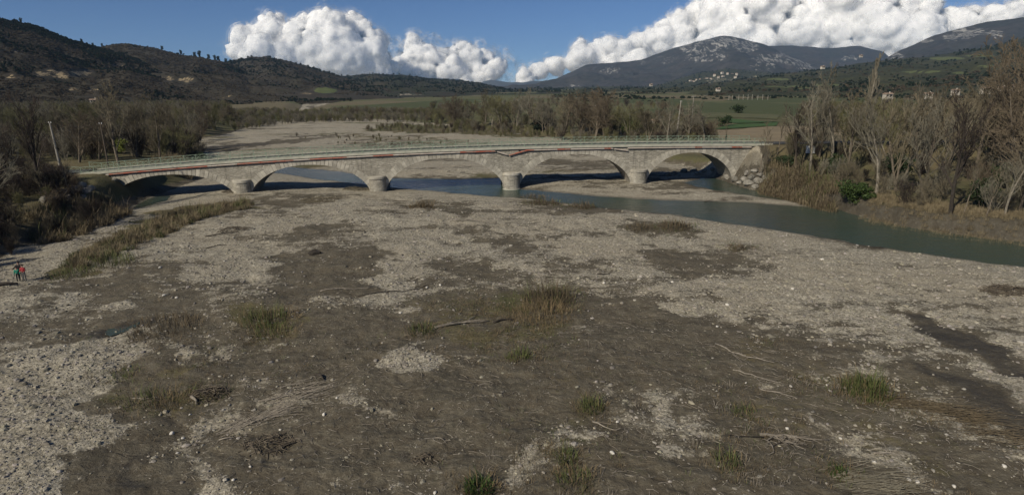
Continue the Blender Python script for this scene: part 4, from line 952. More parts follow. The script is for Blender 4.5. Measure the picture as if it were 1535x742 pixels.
thicket('undergrowth', W([(-250, 420), (-40, 380), (40, 345), (110, 325), (150, 300), (100, 285), (0, 270), (-250, 290)], 2.0), 300, (.35, .85), (2, 1, 6, 1, 1), 22, 'dark undergrowth on the shaded left bank')
thicket('undergrowth', W([(-200, 255), (100, 250), (150, 244), (290, 236), (305, 214), (200, 205), (-200, 215)], 2.5), 520, (.6, 1.5), (4, 2, 1, 2, 3), 23, 'brown undergrowth behind the road on the left bank')
thicket('undergrowth', W([(640, 186), (760, 195), (860, 208), (930, 219), (1060, 221), (1075, 205), (900, 196), (700, 184)], 1.5), 200, (.4, .9), (3, 3, 1, 1, 4), 24, 'scrub along the far edge of the upstream gravel')
thicket('riverside_wood', W([(-300, 202), (0, 197), (200, 199), (290, 200), (345, 192), (345, 174), (300, 168), (0, 170), (-300, 170)], 2.0), 1300, (1.0, 2.0), (3, 5, 0, 1, 4), 25, 'grey-green riverside wood lining the left bank upstream', cat='wood')
thicket('riverside_wood', W([(345, 191), (430, 180), (520, 177), (640, 179), (700, 178), (700, 170), (500, 167), (345, 172)], 2.0), 800, (.5, 1.0), (3, 6, 0, 1, 4), 30, 'low pale wood closing off the far end of the gravel', cat='wood')
thicket('plain_scrub', W([(640, 184), (760, 190), (950, 200), (1065, 205), (1062, 178), (1000, 160), (850, 152), (640, 160)], 2.0), 260, (.6, 1.3), (3, 2, 1, 2, 2), 26, 'hedges and scrub on the plain behind the upstream trees')
thicket('plain_scrub', W([(1190, 200), (1560, 205), (1760, 215), (1760, 165), (1535, 158), (1200, 160)], 2.0), 420, (.5, 1.3), (3, 2, 1, 1, 3), 27, 'hedges and orchards on the plain behind the right bank wood')
thicket('island_scrub', W([(540, 196), (600, 188), (700, 192), (830, 206), (760, 207), (640, 201)]), 160, (.22, .5), (2, 2, 1, 1, 4), 28, 'low brown scrub on the upstream gravel')
thicket('island_scrub', W([(440, 205), (560, 204), (720, 216), (640, 224), (500, 216)]), 40, (.15, .35), (2, 2, 1, 1, 4), 29, 'scattered low bushes on the upstream gravel')

# ------------------------------------------------------------------ fields, hedgerow posts, houses on the plain
M['field_green'] = simple('field_green', (.055, .10, .03), (.045, .08, .028), .05, .9, coord='Object')
M['field_plough'] = simple('field_plough', (.23, .185, .12), (.19, .155, .10), .08, .95)
M['field_pasture'] = simple('field_pasture', (.11, .11, .055), (.085, .09, .045), .08, .95)
def field(pts, z, mat):
    o = poly_sheet('field', [tuple(P(a, b, z)[:2]) for a, b in pts], 0, M[mat]); bm = bmesh.new(); bm.from_mesh(o.data)
    for _ in range(5):
        lg = [e for e in bm.edges if e.calc_length() > 9]
        if lg: bmesh.ops.subdivide_edges(bm, edges=lg, cuts=1); bmesh.ops.triangulate(bm, faces=bm.faces[:])
    hz = gza(np.array([v.co.x for v in bm.verts]), np.array([v.co.y for v in bm.verts])) + .12 + (z - 2.7) * .6
    for v, h in zip(bm.verts, hz): v.co.z = h
    bm.to_mesh(o.data); bm.free()
field([(1080, 216), (1076, 192), (1190, 184), (1330, 188), (1420, 198), (1300, 210), (1180, 215)], 2.75, 'field_plough')
field([(1072, 190), (1090, 183), (1168, 179), (1164, 184), (1078, 190.5)], 2.80, 'field_green')
field([(1090, 178), (1092, 173), (1130, 178), (1170, 178.5), (1100, 181)], 2.84, 'field_green')
field([(985, 170), (1075, 166), (1170, 169), (1165, 175), (1080, 172), (1000, 176)], 2.80, 'field_pasture')
field([(1265, 170), (1300, 168), (1305, 172), (1270, 175)], 2.80, 'field_green')
for q in range(9):
    p = P(1091 + q * 7.5 + random.uniform(-1.5, 1.5), 155 + random.uniform(-.4, .4), 3.0); p = PD(1091 + q * 7.5 + random.uniform(-1.5, 1.5), 152, 640)
    p[2] = 2.6; h = random.uniform(3, 4.4); t = MB(); t.tube([(0, 0, -1), (0, 0, h)], .2, 5); t.box((0, 0, h * .95), (.5, .5, .3)); o = t.build('orchard_post', M['post_white'], None, p)
    props(o, nth(q) + ' pale post from the left in the row across the far orchard', 'post', 'posts in the far orchard')
def house(px, py, dist, wm, hm, dm, rz, label, z=None, mat='plaster'):
    wm, hm, dm = wm * .44, hm * .44, dm * .44; p = PD(px, py, dist); p[2] = z if z is not None else p[2]; t = empty('house', p, rz)
    MB().box((0, 0, hm / 2 - 1), (wm, dm, hm + 2)).build('wall', M[mat], t)
    e = .5; rh = dm * .28; V = [(-wm / 2 - e, -dm / 2 - e, hm - .05), (wm / 2 + e, -dm / 2 - e, hm - .05), (wm / 2 + e, dm / 2 + e, hm - .05), (-wm / 2 - e, dm / 2 + e, hm - .05), (-wm / 2 - e, 0, hm + rh), (wm / 2 + e, 0, hm + rh)]
    r = link('roof', mesh_np('roof', V, [np.array([(0, 1, 5, 4), (2, 3, 4, 5), (3, 2, 1, 0)]), np.array([(0, 4, 3), (1, 2, 5)])], M['tile_roof']), t)
    MB().box((wm * .25, dm * .1, hm + rh), (.8, .8, 1.6)).build('chimney', M[mat], r)
    for q in range(max(2, int(wm / 4))):
        x = -wm / 2 + wm * (q + .5) / max(2, int(wm / 4))
        MB().box((x, -dm / 2 - .02, hm * .55), (1.1, .12, 1.4)).build('window', M['window_dark'], t)
    MB().box((wm * .1, -dm / 2 - .02, 1.0), (1.1, .14, 2.1)).build('door', M['wood_dark'], t)
    props(t, label, 'house', 'houses on the plain'); return t
house(1329, 157, 620, 16, 6, 9, .2, 'white house with red roof just right of the tall poplar', 4)
house(1389, 156, 600, 13, 5, 8, -.15, 'small white house between the poplar and the right edge', 5)
house(1430, 151, 640, 12, 5, 8, .1, 'pale house left of the row of white houses on the right', 7)
house(1474, 150, 640, 14, 6, 9, -.1, 'white house, left one of the row near the right edge', 8)
house(1500, 148, 640, 13, 6, 9, .15, 'white house, middle one of the row near the right edge', 8.5)
house(1514, 146, 660, 12, 7, 9, -.1, 'white house, last of the row near the right edge', 9)
house(1075, 153, 900, 12, 4, 8, .1, 'pale farmhouse far out beyond the green field', 9)
house(983, 196, 262, 6, 2.2, 5, .2, 'low white hut among the trees left of the concrete pole', 1.8)
house(1230, 130, 1150, 14, 5, 9, .3, 'small pale farmhouse on the wooded slope left of the poplar', 40)
house(1287, 112, 1500, 14, 5, 9, .1, 'lone house high on the slope just left of the poplar top', 68)
house(142, 158, 610, 11, 5, 8, .3, 'pale house at the foot of the left hill above the trees', 9)
house(975, 149, 1300, 13, 5, 8, .3, 'tiny white house under the dark wooded ridge', 16)
# village on the ridge below the peak
A, S, D, Z = HILLS['foothillmid']
for q in range(16):
    x = 1030 + q * 5 + random.uniform(-2, 2); a, _ = AZ(x, 120); jn = int(np.argmin(np.abs(A - a))); si = random.randint(30, 44)
    p = np.array([D[si, jn] * math.sin(a), D[si, jn] * math.cos(a), Z[si, jn]]); wv = random.uniform(8, 14); t = empty('village_house', p, random.uniform(-.5, .5))
    MB().box((0, 0, 3), (wv, 10, 10)).build('wall', M['plaster'], t); V = [(-wv / 2, -5.5, 8), (wv / 2, -5.5, 8), (wv / 2, 5.5, 8), (-wv / 2, 5.5, 8), (-wv / 2, 0, 11), (wv / 2, 0, 11)]
    link('roof', mesh_np('roof', V, [np.array([(0, 1, 5, 4), (2, 3, 4, 5)]), np.array([(0, 4, 3), (1, 2, 5)])], M['tile_roof']), t); props(t, nth(q) + ' tiny house from the left in the far hill village below the peak', 'house', 'far hill village')

# ------------------------------------------------------------------ poles, wires, sign
def pole(px, py, top, r, mat, label, arm=0.0, lean=(0, 0), stub=False):
    p = G(px, py); h = px_len(p, py - top); t = empty('utility_pole', p)
    MB().tube([(0, 0, -.5), (lean[0] * .5, lean[1], h * .5), (lean[0], lean[1], h)], [r, r * .85, r * .65], 8).build('shaft', M[mat], t)
    if arm:
        MB().box((lean[0], 0, h - .4), (arm, .12, .14)).build('crossarm', M['wood_pole'], t)
        for q in (-1, 0, 1): MB().tube([(lean[0] + q * arm * .44, 0, h - .33), (lean[0] + q * arm * .44, 0, h - .05)], .06, 6).build('insulator', M['white_paint'], t)
    else:
        MB().box((lean[0], 0, h - .25), (.5, .14, .12)).build('bracket', M['wood_pole'], t)
        for q in (-1, 1): MB().tube([(lean[0] + q * .2, 0, h - .19), (lean[0] + q * .2, 0, h + .03)], .055, 6).build('insulator', M['white_paint'], t)
    props(t, label, 'pole', 'utility poles'); return p + np.array([lean[0], 0, h - .1])
k1 = pole(92, 258, 187, .20, 'concrete_pole', 'pale concrete pole leaning left beside the road', 0, (-.25, 0))
k2 = pole(163, 253, 188, .13, 'wood_pole', 'thin dark wooden pole at the left end of the railing', 0, (0, 0))
k3 = pole(896, 200, 160, .18, 'wood_pole', 'wooden pole with a crossarm among the upstream trees', 2.2)
k4 = pole(1014, 205, 155, .24, 'concrete_pole', 'pale concrete pole right of the crossarm pole', 0, (.8, 0))
k5 = pole(1037, 190, 147, .2, 'concrete_pole', 'slim pale pole standing far back over the field', 1.2)
def wire(a, b, label, sag=.6):
    a, b = np.array(a), np.array(b); ts = np.linspace(0, 1, 14)[:, None]; pts = a + (b - a) * ts; pts[:, 2] -= (sag * 4 * ts * (1 - ts))[:, 0]
    mid_ = pts[0].copy(); o = MB().tube(pts - mid_, .016, 4).build('overhead_wire', M['wire'], None, mid_); props(o, label, 'wire')
wire(k1, k2, 'overhead wire between the pale leaning pole and the thin dark pole')
wire(k3, k4, 'overhead wire between the crossarm pole and the concrete pole')
p = G(1214, 232); t = empty('road_sign', p)
for q in (-.28, .28): MB().box((q, 0, .55), (.42, .04, .8)).build('board', M['white_paint'], t)
for q in (-.28, .28): MB().tube([(q, .06, -.3), (q, .06, .9)], .03, 6).build('post', M['wire'], t)
t.scale = (1.6, 1.6, 1.6)
props(t, 'pair of small white boards by the road among the right bank trees', 'sign')

# ------------------------------------------------------------------ boulders below the two ends of the bridge
ico = bmesh.new(); bmesh.ops.create_icosphere(ico, subdivisions=2, radius=1.0); IV = np.array([v.co[:] for v in ico.verts]); IF = np.array([[v.index for v in f.verts] for f in ico.faces]); ico.free()
ico = bmesh.new(); bmesh.ops.create_icosphere(ico, subdivisions=1, radius=1.0); IV1 = np.array([v.co[:] for v in ico.verts]); IF1 = np.array([[v.index for v in f.verts] for f in ico.faces]); ico.free()
def rock_mesh(seed, name='boulder', mat='boulder'):
    g = np.random.default_rng(seed); V = IV.copy()
    for _ in range(14):                     # knock facets off
        n = g.normal(size=3); n /= np.linalg.norm(n); h = g.uniform(.62, .92); d = V @ n - h; V -= np.outer(np.clip(d, 0, None), n)
    V += g.normal(size=V.shape) * .015; return mesh_np(name, V * np.array([1.15, .85, .75]), [IF], M[mat])
RM = [rock_mesh(300 + q) for q in range(5)]
def boulder(px, py, r, label, group, q):
    p = G(px, py); o = link('boulder', RM[q % 5], None, p + np.array([0, 0, r * .25])); o.scale = (r, r, r); o.rotation_euler = (random.uniform(-.4, .4), random.uniform(-.4, .4), random.uniform(0, 6)); props(o, label, 'boulder', group)
for q, (px, py, r) in enumerate(sorted([(1090, 268, .7), (1102, 270, .85), (1115, 272, .8), (1122, 278, .9), (1108, 276, .6), (1132, 283, .7), (1126, 268, .8), (1136, 274, .9), (1145, 286, .6), (1120, 262, .8), (1138, 264, .7), (1152, 278, .6), (1130, 258, .6), (1146, 270, .7), (1160, 284, .5)])):
    boulder(px, py, r, nth(q) + ' pale boulder from the left in the heap at the right bridge end', 'boulders under the right bridge end', q)
for q, (px, py, r) in enumerate(sorted([(98, 292, .9), (112, 288, 1.0), (122, 282, 1.0), (130, 290, .9), (118, 296, .8), (104, 300, .7), (86, 300, .8), (76, 304, .7), (136, 284, .7), (126, 298, .6), (68, 302, .8), (92, 306, .5), (174, 272, .6)])):
    boulder(px, py, r, nth(q) + ' boulder from the left in the heap on the left bank', 'boulders on the left bank', q)
for q, (px, py, r) in enumerate(sorted([(1010, 262, .8), (1025, 259, .9), (1040, 257, .8), (1000, 263, .7), (1055, 258, .8), (1046, 262, .6), (1018, 264, .5), (1068, 256, .7)])):
    boulder(px, py, r, nth(q) + ' boulder from the left seen through the last arch on the right', 'boulders beyond the last arch', q)
p = G(472, 382); o = link('dark_rock', rock_mesh(320, 'dark_rock', 'wood_dark'), None, p + np.array([0, 0, .2])); o.scale = (.62, .5, .55); props(o, 'single black rounded lump on the silt left of the middle', 'rock')

# ------------------------------------------------------------------ stones: loose pebbles and cobbles on the bar
def stone_mat():
    m_, t, b = new_mat('stones'); k = N(t); c = k.attr('tone'); t.links.new(c, b.inputs['Base Color']); b.inputs['Roughness'].default_value = .9; return m_
M['stones'] = stone_mat()
g = np.random.default_rng(77); nS = 130000
r = 18 * (95 / 18) ** (g.random(nS) ** .9); a = g.uniform(-.85, .85, nS); X, Y = r * np.sin(a), r * np.cos(a)
mu, ve, we = zones(X, Y); sd1 = sdist(RIVER, X, Y); keep = ((g.random(nS) < np.clip(.95 - mu * 1.05, .02, 1))) & (sd1 > .3) & (sdist(LBANK, X, Y) > 1) & (sdist(RBANK, X, Y) > 1) & (ve < .75)
X, Y, r, mu = X[keep][:60000], Y[keep][:60000], r[keep][:60000], mu[keep][:60000]; nS = len(X)
Zs = gza(X, Y); size = np.exp(g.normal(math.log(.046), .58, nS)) * np.clip(r / 42, .7, 1.1); size = np.clip(size, .02, .2)
phi = (1 + 5 ** .5) / 2; SV = np.array([(-1, phi, 0), (1, phi, 0), (-1, -phi, 0), (1, -phi, 0), (0, -1, phi), (0, 1, phi), (0, -1, -phi), (0, 1, -phi), (phi, 0, -1), (phi, 0, 1), (-phi, 0, -1), (-phi, 0, 1)]) / 1.9
SF = np.array([(0, 11, 5), (0, 5, 1), (0, 1, 7), (0, 7, 10), (0, 10, 11), (1, 5, 9), (5, 11, 4), (11, 10, 2), (10, 7, 6), (7, 1, 8), (3, 9, 4), (3, 4, 2), (3, 2, 6), (3, 6, 8), (3, 8, 9), (4, 9, 5), (2, 4, 11), (6, 2, 10), (8, 6, 7), (9, 8, 1)])
def stones(name, X, Y, Zs, size, tone, label, seed):
    g = np.random.default_rng(seed); n = len(X); an = g.uniform(0, 6.28, n); ca, sa = np.cos(an)[:, None], np.sin(an)[:, None]
    d = np.stack([g.uniform(.8, 1.4, n), g.uniform(.6, 1.0, n), g.uniform(.4, .75, n)], 1) * size[:, None]
    L = SV[None] * (1 + g.normal(size=(n, 12, 1)) * .10) * d[:, None, :]
    V = np.stack([L[..., 0] * ca - L[..., 1] * sa, L[..., 0] * sa + L[..., 1] * ca, L[..., 2]], -1) + np.stack([X, Y, Zs + size * .12], 1)[:, None, :]
    Fc = (SF[None] + np.arange(n)[:, None, None] * 12).reshape(-1, 3); me = mesh_np(name, V.reshape(-1, 3), [Fc], M['stones']); vcol(me, 'tone', np.repeat(tone, 12, 0)); return props(link(name, me), label, 'stones', kind='stuff')
tv = np.clip(g.normal(.245, .06, nS), .1, .42); warm = g.uniform(.72, .88, nS); tone = np.stack([tv, tv * (.89 + .05 * g.random(nS)), tv * warm * .95], 1)
stones('pebbles', X, Y, Zs, size, tone, 'loose grey pebbles and cobbles over the gravel bar', 5)
# pale larger cobbles lying singly on the silt
cob = [(918, 680, .16), (1180, 643, .12), (925, 633, .12), (1118, 575, .1), (1260, 658, .11), (1362, 720, .14), (1375, 724, .16), (1310, 693, .12), (285, 622, .1), (258, 651, .17), (274, 658, .12), (266, 680, .1), (72, 560, .1), (505, 597, .1), (486, 622, .16), (420, 645, .1), (375, 700, .1), (350, 720, .1), (652, 740, .13), (845, 672, .09), (1075, 490, .14), (1090, 458, .2), (1008, 424, .18), (905, 425, .16), (240, 402, .2), (246, 444, .2), (265, 447, .16), (1188, 434, .2), (1232, 390, .22), (1240, 578, .12), (1185, 580, .12), (600, 470, .15), (640, 432, .2), (660, 428, .18), (1430, 730, .12), (1505, 700, .14), (97, 520, .12), (140, 580, .1)]
cm_ = [rock_mesh(340 + k, 'cobble', 'boulder') for k in range(4)]
M['cobble_pale'] = simple('cobble_pale', (.62, .59, .53), (.48, .45, .40), 3, .9, .3, .02, .3)
for c in cm_: c.materials.clear(); c.materials.append(M['cobble_pale'])
cob_n = {}
for q, (px, py, r_) in enumerate(cob):
    p = G(px, py); o = link('cobble', cm_[q % 4], None, p + np.array([0, 0, r_ * .3])); o.scale = (r_ * .8,) * 3; o.rotation_euler = (random.uniform(-.3, .3), 0, random.uniform(0, 6)); 
    LM = [(400, 480, 'tall left green tuft'), (690, 487, 'long grey driftwood branch'), (822, 450, 'large brown bush of dry grass'), (886, 610, 'small green tuft low in the middle'), (855, 700, 'pair of tufts at the bottom middle'), (718, 730, 'leafy clump at the bottom edge'), (1300, 580, 'large dark tuft on the right'), (1178, 655, 'bleached root stump'), (1060, 465, 'bright gravel patch right of the middle'), (315, 592, 'brush pile at lower left'), (434, 668, 'stubby dark log'), (480, 566, 'dark log above the drift line'), (185, 492, 'bluish puddle'), (1510, 436, 'driftwood heap at the right edge'), (165, 395, 'near end of the reed strip'), (1440, 650, 'flattened brush at the right edge')]
    l_ = min(LM, key=lambda v: math.hypot(px - v[0], 1.6 * (py - v[1]))); dx, dy = px - l_[0], (py - l_[1]) * 1.6
    side = ('right of' if dx > 0 else 'left of') if abs(dx) > abs(dy) else ('below' if dy > 0 else 'above'); base_l = side + ' the ' + l_[2]; cob_n[base_l] = cob_n.get(base_l, 0) + 1
    props(o, ('pale single cobble ' if cob_n[base_l] == 1 else nth(cob_n[base_l] - 1) + ' pale single cobble ') + base_l, 'stone', 'single pale cobbles')

# ------------------------------------------------------------------ grass
def tuft(px, py, R, h, n, mats, label, seed, name='grass_tuft', w=.014, spread=.6, droop=.6):
    p = G(px, py); t = empty(name, p); n = int(n * .7); R = R * 1.15
    if len(mats) == 2 and 'green' in mats[0][0] and mats[0][1] > .6: mats = [(mats[0][0], .6), ('grass_dry', .4)]
    for q, (mt, share) in enumerate(mats):
        V, Qd, Tr = blades(seed * 10 + q, int(n * share), R * (1 if q == 0 else 1.5), h * (1 if q == 0 else .75), w, droop, spread * (1 if q == 0 else 1.4)); props(link(('green_blades', 'dry_blades')['green' not in mt], mesh_np('blades', V, [Qd, Tr], M[mt]), t), kind='stuff')
    TUFTS.append((p[0], p[1], R)); props(t, label, 'grass', 'grass tufts on the river bar'); return t
TUFTS = []
GD = [('grass_green', .5), ('grass_dry', .5)]
tuft(400, 482, 1.5, 1.5, 900, GD, 'tall green grass tuft on the silt left of the middle', 1, spread=.4)
tuft(408, 500, 1.3, 1.0, 500, GD, 'lower green tuft just in front of the tall left one', 2)
tuft(634, 497, .9, .85, 500, [('grass_green', .8), ('grass_dry', .2)], 'small dark green tuft left of the grey driftwood branch', 3)
tuft(822, 452, 2.0, 1.9, 1400, [('grass_brown', .7), ('grass_green', .3)], 'large brown bush of dry grass above the middle of the bar', 4, spread=.45)
tuft(812, 475, 2.2, 1.2, 900, [('grass_dry', .8), ('grass_brown', .2)], 'straw coloured dry grass in front of the large brown one', 5)
tuft(780, 538, .75, .9, 420, [('grass_green', .8), ('grass_dry', .2)], 'green tuft below the straw coloured grass', 6)
tuft(886, 612, .62, .75, 420, [('grass_green', .8), ('grass_dry', .2)], 'small green tuft low in the middle right of the gravel streak', 7)
tuft(848, 688, .5, .7, 340, [('grass_green', .85), ('grass_dry', .15)], 'green tuft, upper of the pair at the bottom middle', 8)
tuft(862, 722, .75, .6, 460, GD, 'yellowish green tuft, lower of the pair at the bottom middle', 9)
tuft(718, 735, .55, .7, 420, [('leaf_green', .9), ('grass_dry', .1)], 'leafy dark green clump at the bottom edge left of the pair', 10, w=.025)
tuft(1300, 588, 1.15, 1.2, 1300, [('grass_green', .7), ('grass_brown', .3)], 'large dark green tuft beside the gravel on the right', 11, spread=.5)
tuft(1116, 622, .75, .55, 320, [('grass_green', .9), ('grass_dry', .1)], 'faint green tuft right of the gravel fan', 12)
tuft(1090, 692, .6, .55, 300, [('grass_green', .8), ('grass_dry', .2)], 'green tuft left of the dead root stump', 13)
tuft(1256, 708, .4, .45, 240, [('leaf_green', .9), ('grass_dry', .1)], 'tiny green plant right of the dead root stump', 14, w=.02)
tuft(250, 492, 2.2, .9, 900, [('grass_brown', .8), ('grass_dry', .2)], 'low brown dry grass by the puddle on the left', 15)
tuft(165, 395, 2.0, 1.4, 900, [('grass_green', .5), ('grass_brown', .5)], 'dark bush of grass at the near end of the reed strip', 16)
tuft(110, 412, 1.6, 1.0, 600, [('grass_green', .5), ('grass_brown', .5)], 'dark low grass clump right of the people', 17)
tuft(632, 311, 1.6, 1.1, 450, [('grass_brown', .8), ('grass_dry', .2)], 'small brown clump on the gravel before the second pier', 18, w=.03)
tuft(815, 306, 2.0, 1.2, 500, [('grass_brown', .7), ('grass_green', .3)], 'brown clump on the shore right of the middle pier', 19, w=.03)
tuft(800, 298, 1.8, 1.0, 400, [('grass_brown', .8), ('grass_dry', .2)], 'brown clump at the water edge right of the middle pier', 20, w=.03)
tuft(872, 311, 1.7, 1.1, 450, [('grass_brown', .8), ('grass_green', .2)], 'brown clump on the shore, rightmost of the three by the water', 21, w=.03)
tuft(1012, 342, 1.8, 1.2, 600, [('grass_brown', .8), ('grass_green', .2)], 'brown grass clump on the gravel near the river, middle right', 22, w=.025)
tuft(960, 343, 1.8, .7, 450, [('grass_brown', .9), ('grass_green', .1)], 'low brown patch left of the clump near the river', 23, w=.025)
tuft(1102, 373, 1.0, .7, 300, [('grass_brown', .9), ('grass_green', .1)], 'small brown clump right of the big silt streak', 24, w=.02)
tuft(215, 600, 1.1, .6, 520, GD, 'green and straw grass in the silt hollow at lower left', 25)
tuft(190, 562, 1.0, .45, 360, GD, 'low green grass on the edge of the lower left silt', 26)
tuft(252, 604, 1.2, .6, 450, [('grass_dry', .8), ('grass_green', .2)], 'straw grass left of the brush pile at lower left', 27)
# broken stems swept flat behind the large right-hand tuft
def swept(px, py, dx, dy, n, L, label, seed, mat='grass_brown', wid=1.2):
    p = G(px, py); g = np.random.default_rng(seed); t = MB(); d0 = norm(np.array([dx, dy, 0.0])); sdv = np.array([-d0[1], d0[0], 0])
    for _ in range(n):
        s = d0 * g.uniform(-.2, L) + sdv * g.normal(0, wid * .4) * (.4 + 1.2 * g.random()); z0 = gz(p[0] + s[0], p[1] + s[1]) - p[2]; l = g.uniform(.6, 1.7); dr = norm(d0 + sdv * g.normal(0, .3) + np.array([0, 0, g.uniform(-.02, .14)]))
        t.tube([s + [0, 0, z0 + .02], s + dr * l * .5 + [0, 0, z0 + .10], s + dr * l + [0, 0, z0 + .05 + g.uniform(0, .25)]], [.012, .010, .006], 3, False)
    props(t.build('flattened_stems', M[mat], None, p), label, 'dead plants')
swept(1320, 600, 1, -.62, 300, 4.2, 'flattened brown stems trailing right from the large dark tuft', 31)
swept(1440, 640, 1, -.5, 170, 4.0, 'dark brown flattened brush along the gravel at the right edge', 32, 'grass_brown', 2.0)
swept(1250, 720, 1, -.3, 130, 2.6, 'heap of flattened grey stems at the bottom right', 33, 'twig_grey')
swept(400, 600, 1, .25, 90, 2.6, 'drift line of grey stems across the silt at lower left', 34, 'wood_grey', 1.6)
swept(330, 650, 1, .6, 120, 3.0, 'thin drift line of stems by the gravel streak at lower left', 35, 'wood_grey', .6)
# dry reeds
rs = []
for q in range(4):
    V, Qd, Tr = blades(500 + q, 60, .7, 1.5, .018, .5, .5); rs.append(source('reed_clump', V, Qd, Tr, M['reed' if q < 2 else ('grass_brown' if q == 2 else 'grass_green')]))
thicket('dry_reeds', W([(78, 408), (112, 384), (180, 352), (235, 328), (290, 312), (372, 302), (384, 312), (300, 332), (235, 360), (165, 390), (130, 404)]), 430, (.3, .95), (5, 3, 1, 2), 41, 'strip of tall straw coloured reeds on the left of the bar', rs, 'reeds')
thicket('dry_reeds', W([(60, 350), (120, 335), (165, 318), (195, 300), (150, 296), (90, 315), (30, 335)], 1.5), 300, (.5, 1.2), (3, 3, 4, 1), 42, 'brown reeds on the shaded left bank below the bridge', rs, 'reeds')
thicket('dry_reeds', W([(1140, 276), (1175, 284), (1250, 303), (1252, 292), (1200, 274), (1150, 266)], 1.0), 420, (.5, 1.6), (2, 1, 6, 1), 43, 'tall dry reeds along the right bank beside the bridge', rs, 'reeds')
thicket('dry_reeds', W([(1285, 307), (1340, 318), (1400, 329), (1470, 338), (1535, 346), (1700, 372), (1700, 346), (1535, 322), (1420, 308), (1320, 293)], 1.6), 1300, (.25, .6), (7, 3, 1, 0), 44, 'short straw grass along the top of the eroded right bank', rs, 'grass')
thicket('dry_reeds', W([(215, 270), (290, 262), (300, 245), (250, 250)], 1.0), 160, (.6, 1.3), (4, 2, 3, 0), 45, 'brown reeds on the far bank seen through the left arch', rs, 'reeds')
gs = []
for q in range(4):
    V, Qd, Tr = blades(520 + q, 11, .34, .34, .007, .9, 1.1); gs.append(source('grass_wisp', V, Qd, Tr, M[('grass_dry', 'grass_brown', 'grass_green', 'wood_grey')[q]]))
def wisps(poly, n, seed, sc, pr, label):
    pw = np.array(W(poly)); c = pw.mean(0); q = in_poly(c + (pw - c) * 1.25, n * 2, seed); g = np.random.default_rng(seed); s_ = sdist(pw, q[:, 0], q[:, 1])
    pk = sstep(2.5, -6, s_) * sstep(-.12, .28, fbm(q[:, 0] / 3.5, q[:, 1] / 3.5, 4, seed)); q = q[g.random(len(q)) < pk][:n]; n = len(q); v = g.choice(4, n, p=np.array(pr) / sum(pr))
    scatter('thin_grass', np.stack([q[:, 0], q[:, 1], gza(q[:, 0], q[:, 1])], 1), g.uniform(0, 6.28, n), g.uniform(sc[0], sc[1], n), v, gs, label, 'grass')
wisps([(590, 455), (780, 425), (870, 430), (870, 500), (800, 540), (640, 530)], 1500, 51, (.5, 1.6), (5, 3, 3, 0), 'thin dry grass over the silt in the middle')
wisps([(800, 540), (960, 560), (960, 760), (740, 780), (780, 640)], 900, 52, (.4, 1.2), (4, 2, 2, 1), 'thin grass over the silt at the bottom middle')
wisps([(1060, 490), (1280, 520), (1420, 600), (1560, 700), (1560, 800), (1060, 800)], 2600, 53, (.4, 1.3), (3, 4, 2, 2), 'thin dry grass over the silt at the bottom right')
wisps([(130, 560), (420, 480), (450, 560), (330, 620), (200, 650)], 900, 54, (.4, 1.2), (3, 3, 3, 1), 'thin grass over the silt at lower left')
wisps([(400, 470), (1100, 450), (1100, 800), (350, 800)], 2600, 55, (.25, .8), (2, 3, 1, 3), 'sparse wisps of dead grass over the whole silt flat')
g = np.random.default_rng(93); q = np.vstack([np.array([x, y]) + g.normal(size=(34, 2)) * r_ * 1.3 for x, y, r_ in TUFTS]); n = len(q)
scatter('thin_grass', np.stack([q[:, 0], q[:, 1], gza(q[:, 0], q[:, 1])], 1), g.uniform(0, 6.28, n), g.uniform(.6, 1.7, n), g.choice(4, n, p=(.4, .25, .25, .1)), gs, 'thin dead grass thinning out around the tufts', 'grass')
# twig litter
g = np.random.default_rng(90); tw = MB(); n = 0
q2 = np.vstack([in_poly(W([(300, 560), (1000, 470), (1560, 640), (1560, 800), (250, 800)]), 1300, 91), in_poly(W([(380, 440), (860, 400), (1100, 480), (600, 560), (300, 560)]), 500, 92)])
zz = gza(q2[:, 0], q2[:, 1])
for (x, y), z in zip(q2, zz):
    a = g.uniform(0, 6.28); l = g.uniform(.15, .75); d = np.array([math.cos(a), math.sin(a), 0]); s = np.array([-d[1], d[0], 0]) * g.normal(0, .12) * l
    tw.tube([np.array([x, y, z + .02]) - d * l / 2, np.array([x, y, z + .05]) + s, np.array([x, y, z + .03]) + d * l / 2], [.014, .012, .007], 3, False)
props(tw.build('twig_litter', M['wood_grey']), 'small dead twigs strewn over the silt', 'twigs', kind='stuff')

# ------------------------------------------------------------------ driftwood
def wood(px, py, rz, L, r, label, seed, forks=3, mat='wood_grey', name='driftwood_branch', bend=.25, lift=.06, group='driftwood on the bar'):
    p = G(px, py); g = random.Random(seed); t = empty(name, p); main = []; d = np.array([math.cos(rz), math.sin(rz), 0]); s = np.array([-d[1], d[0], 0])
    n = 9
    for q in range(n):
        k = q / (n - 1) - .5; w_ = d * k * L + s * bend * L * .25 * math.sin(k * 5 + seed) + s * g.gauss(0, L * .012); w_[2] = gz(p[0] + w_[0], p[1] + w_[1]) - p[2] + r * .7 + lift * math.sin((k + .5) * 3.1); main.append(w_)
    MB().tube(main, np.linspace(r, r * .35, n), 7).build('stem', M[mat], t, smooth=True)
    for f_ in range(forks):
        i0 = g.randint(2, n - 2); b = np.array(main[i0]); an = rz + g.choice((-1, 1)) * g.uniform(.4, 1.0); l = L * g.uniform(.18, .42); pts = [b]
        for q in range(4): an += g.gauss(0, .15); b = b + np.array([math.cos(an), math.sin(an), 0]) * l / 4; b[2] = gz(p[0] + b[0], p[1] + b[1]) - p[2] + r * .5 + g.uniform(0, lift * 2); pts.append(b.copy())
        MB().tube(pts, np.linspace(r * .5, r * .15, 5), 5).build('side_branch', M[mat], t, smooth=True)
    props(t, label, 'driftwood', group); return t
wood(692, 487, .32, 4.2, .12, 'long forked grey driftwood branch in the middle of the bar', 1, 3)
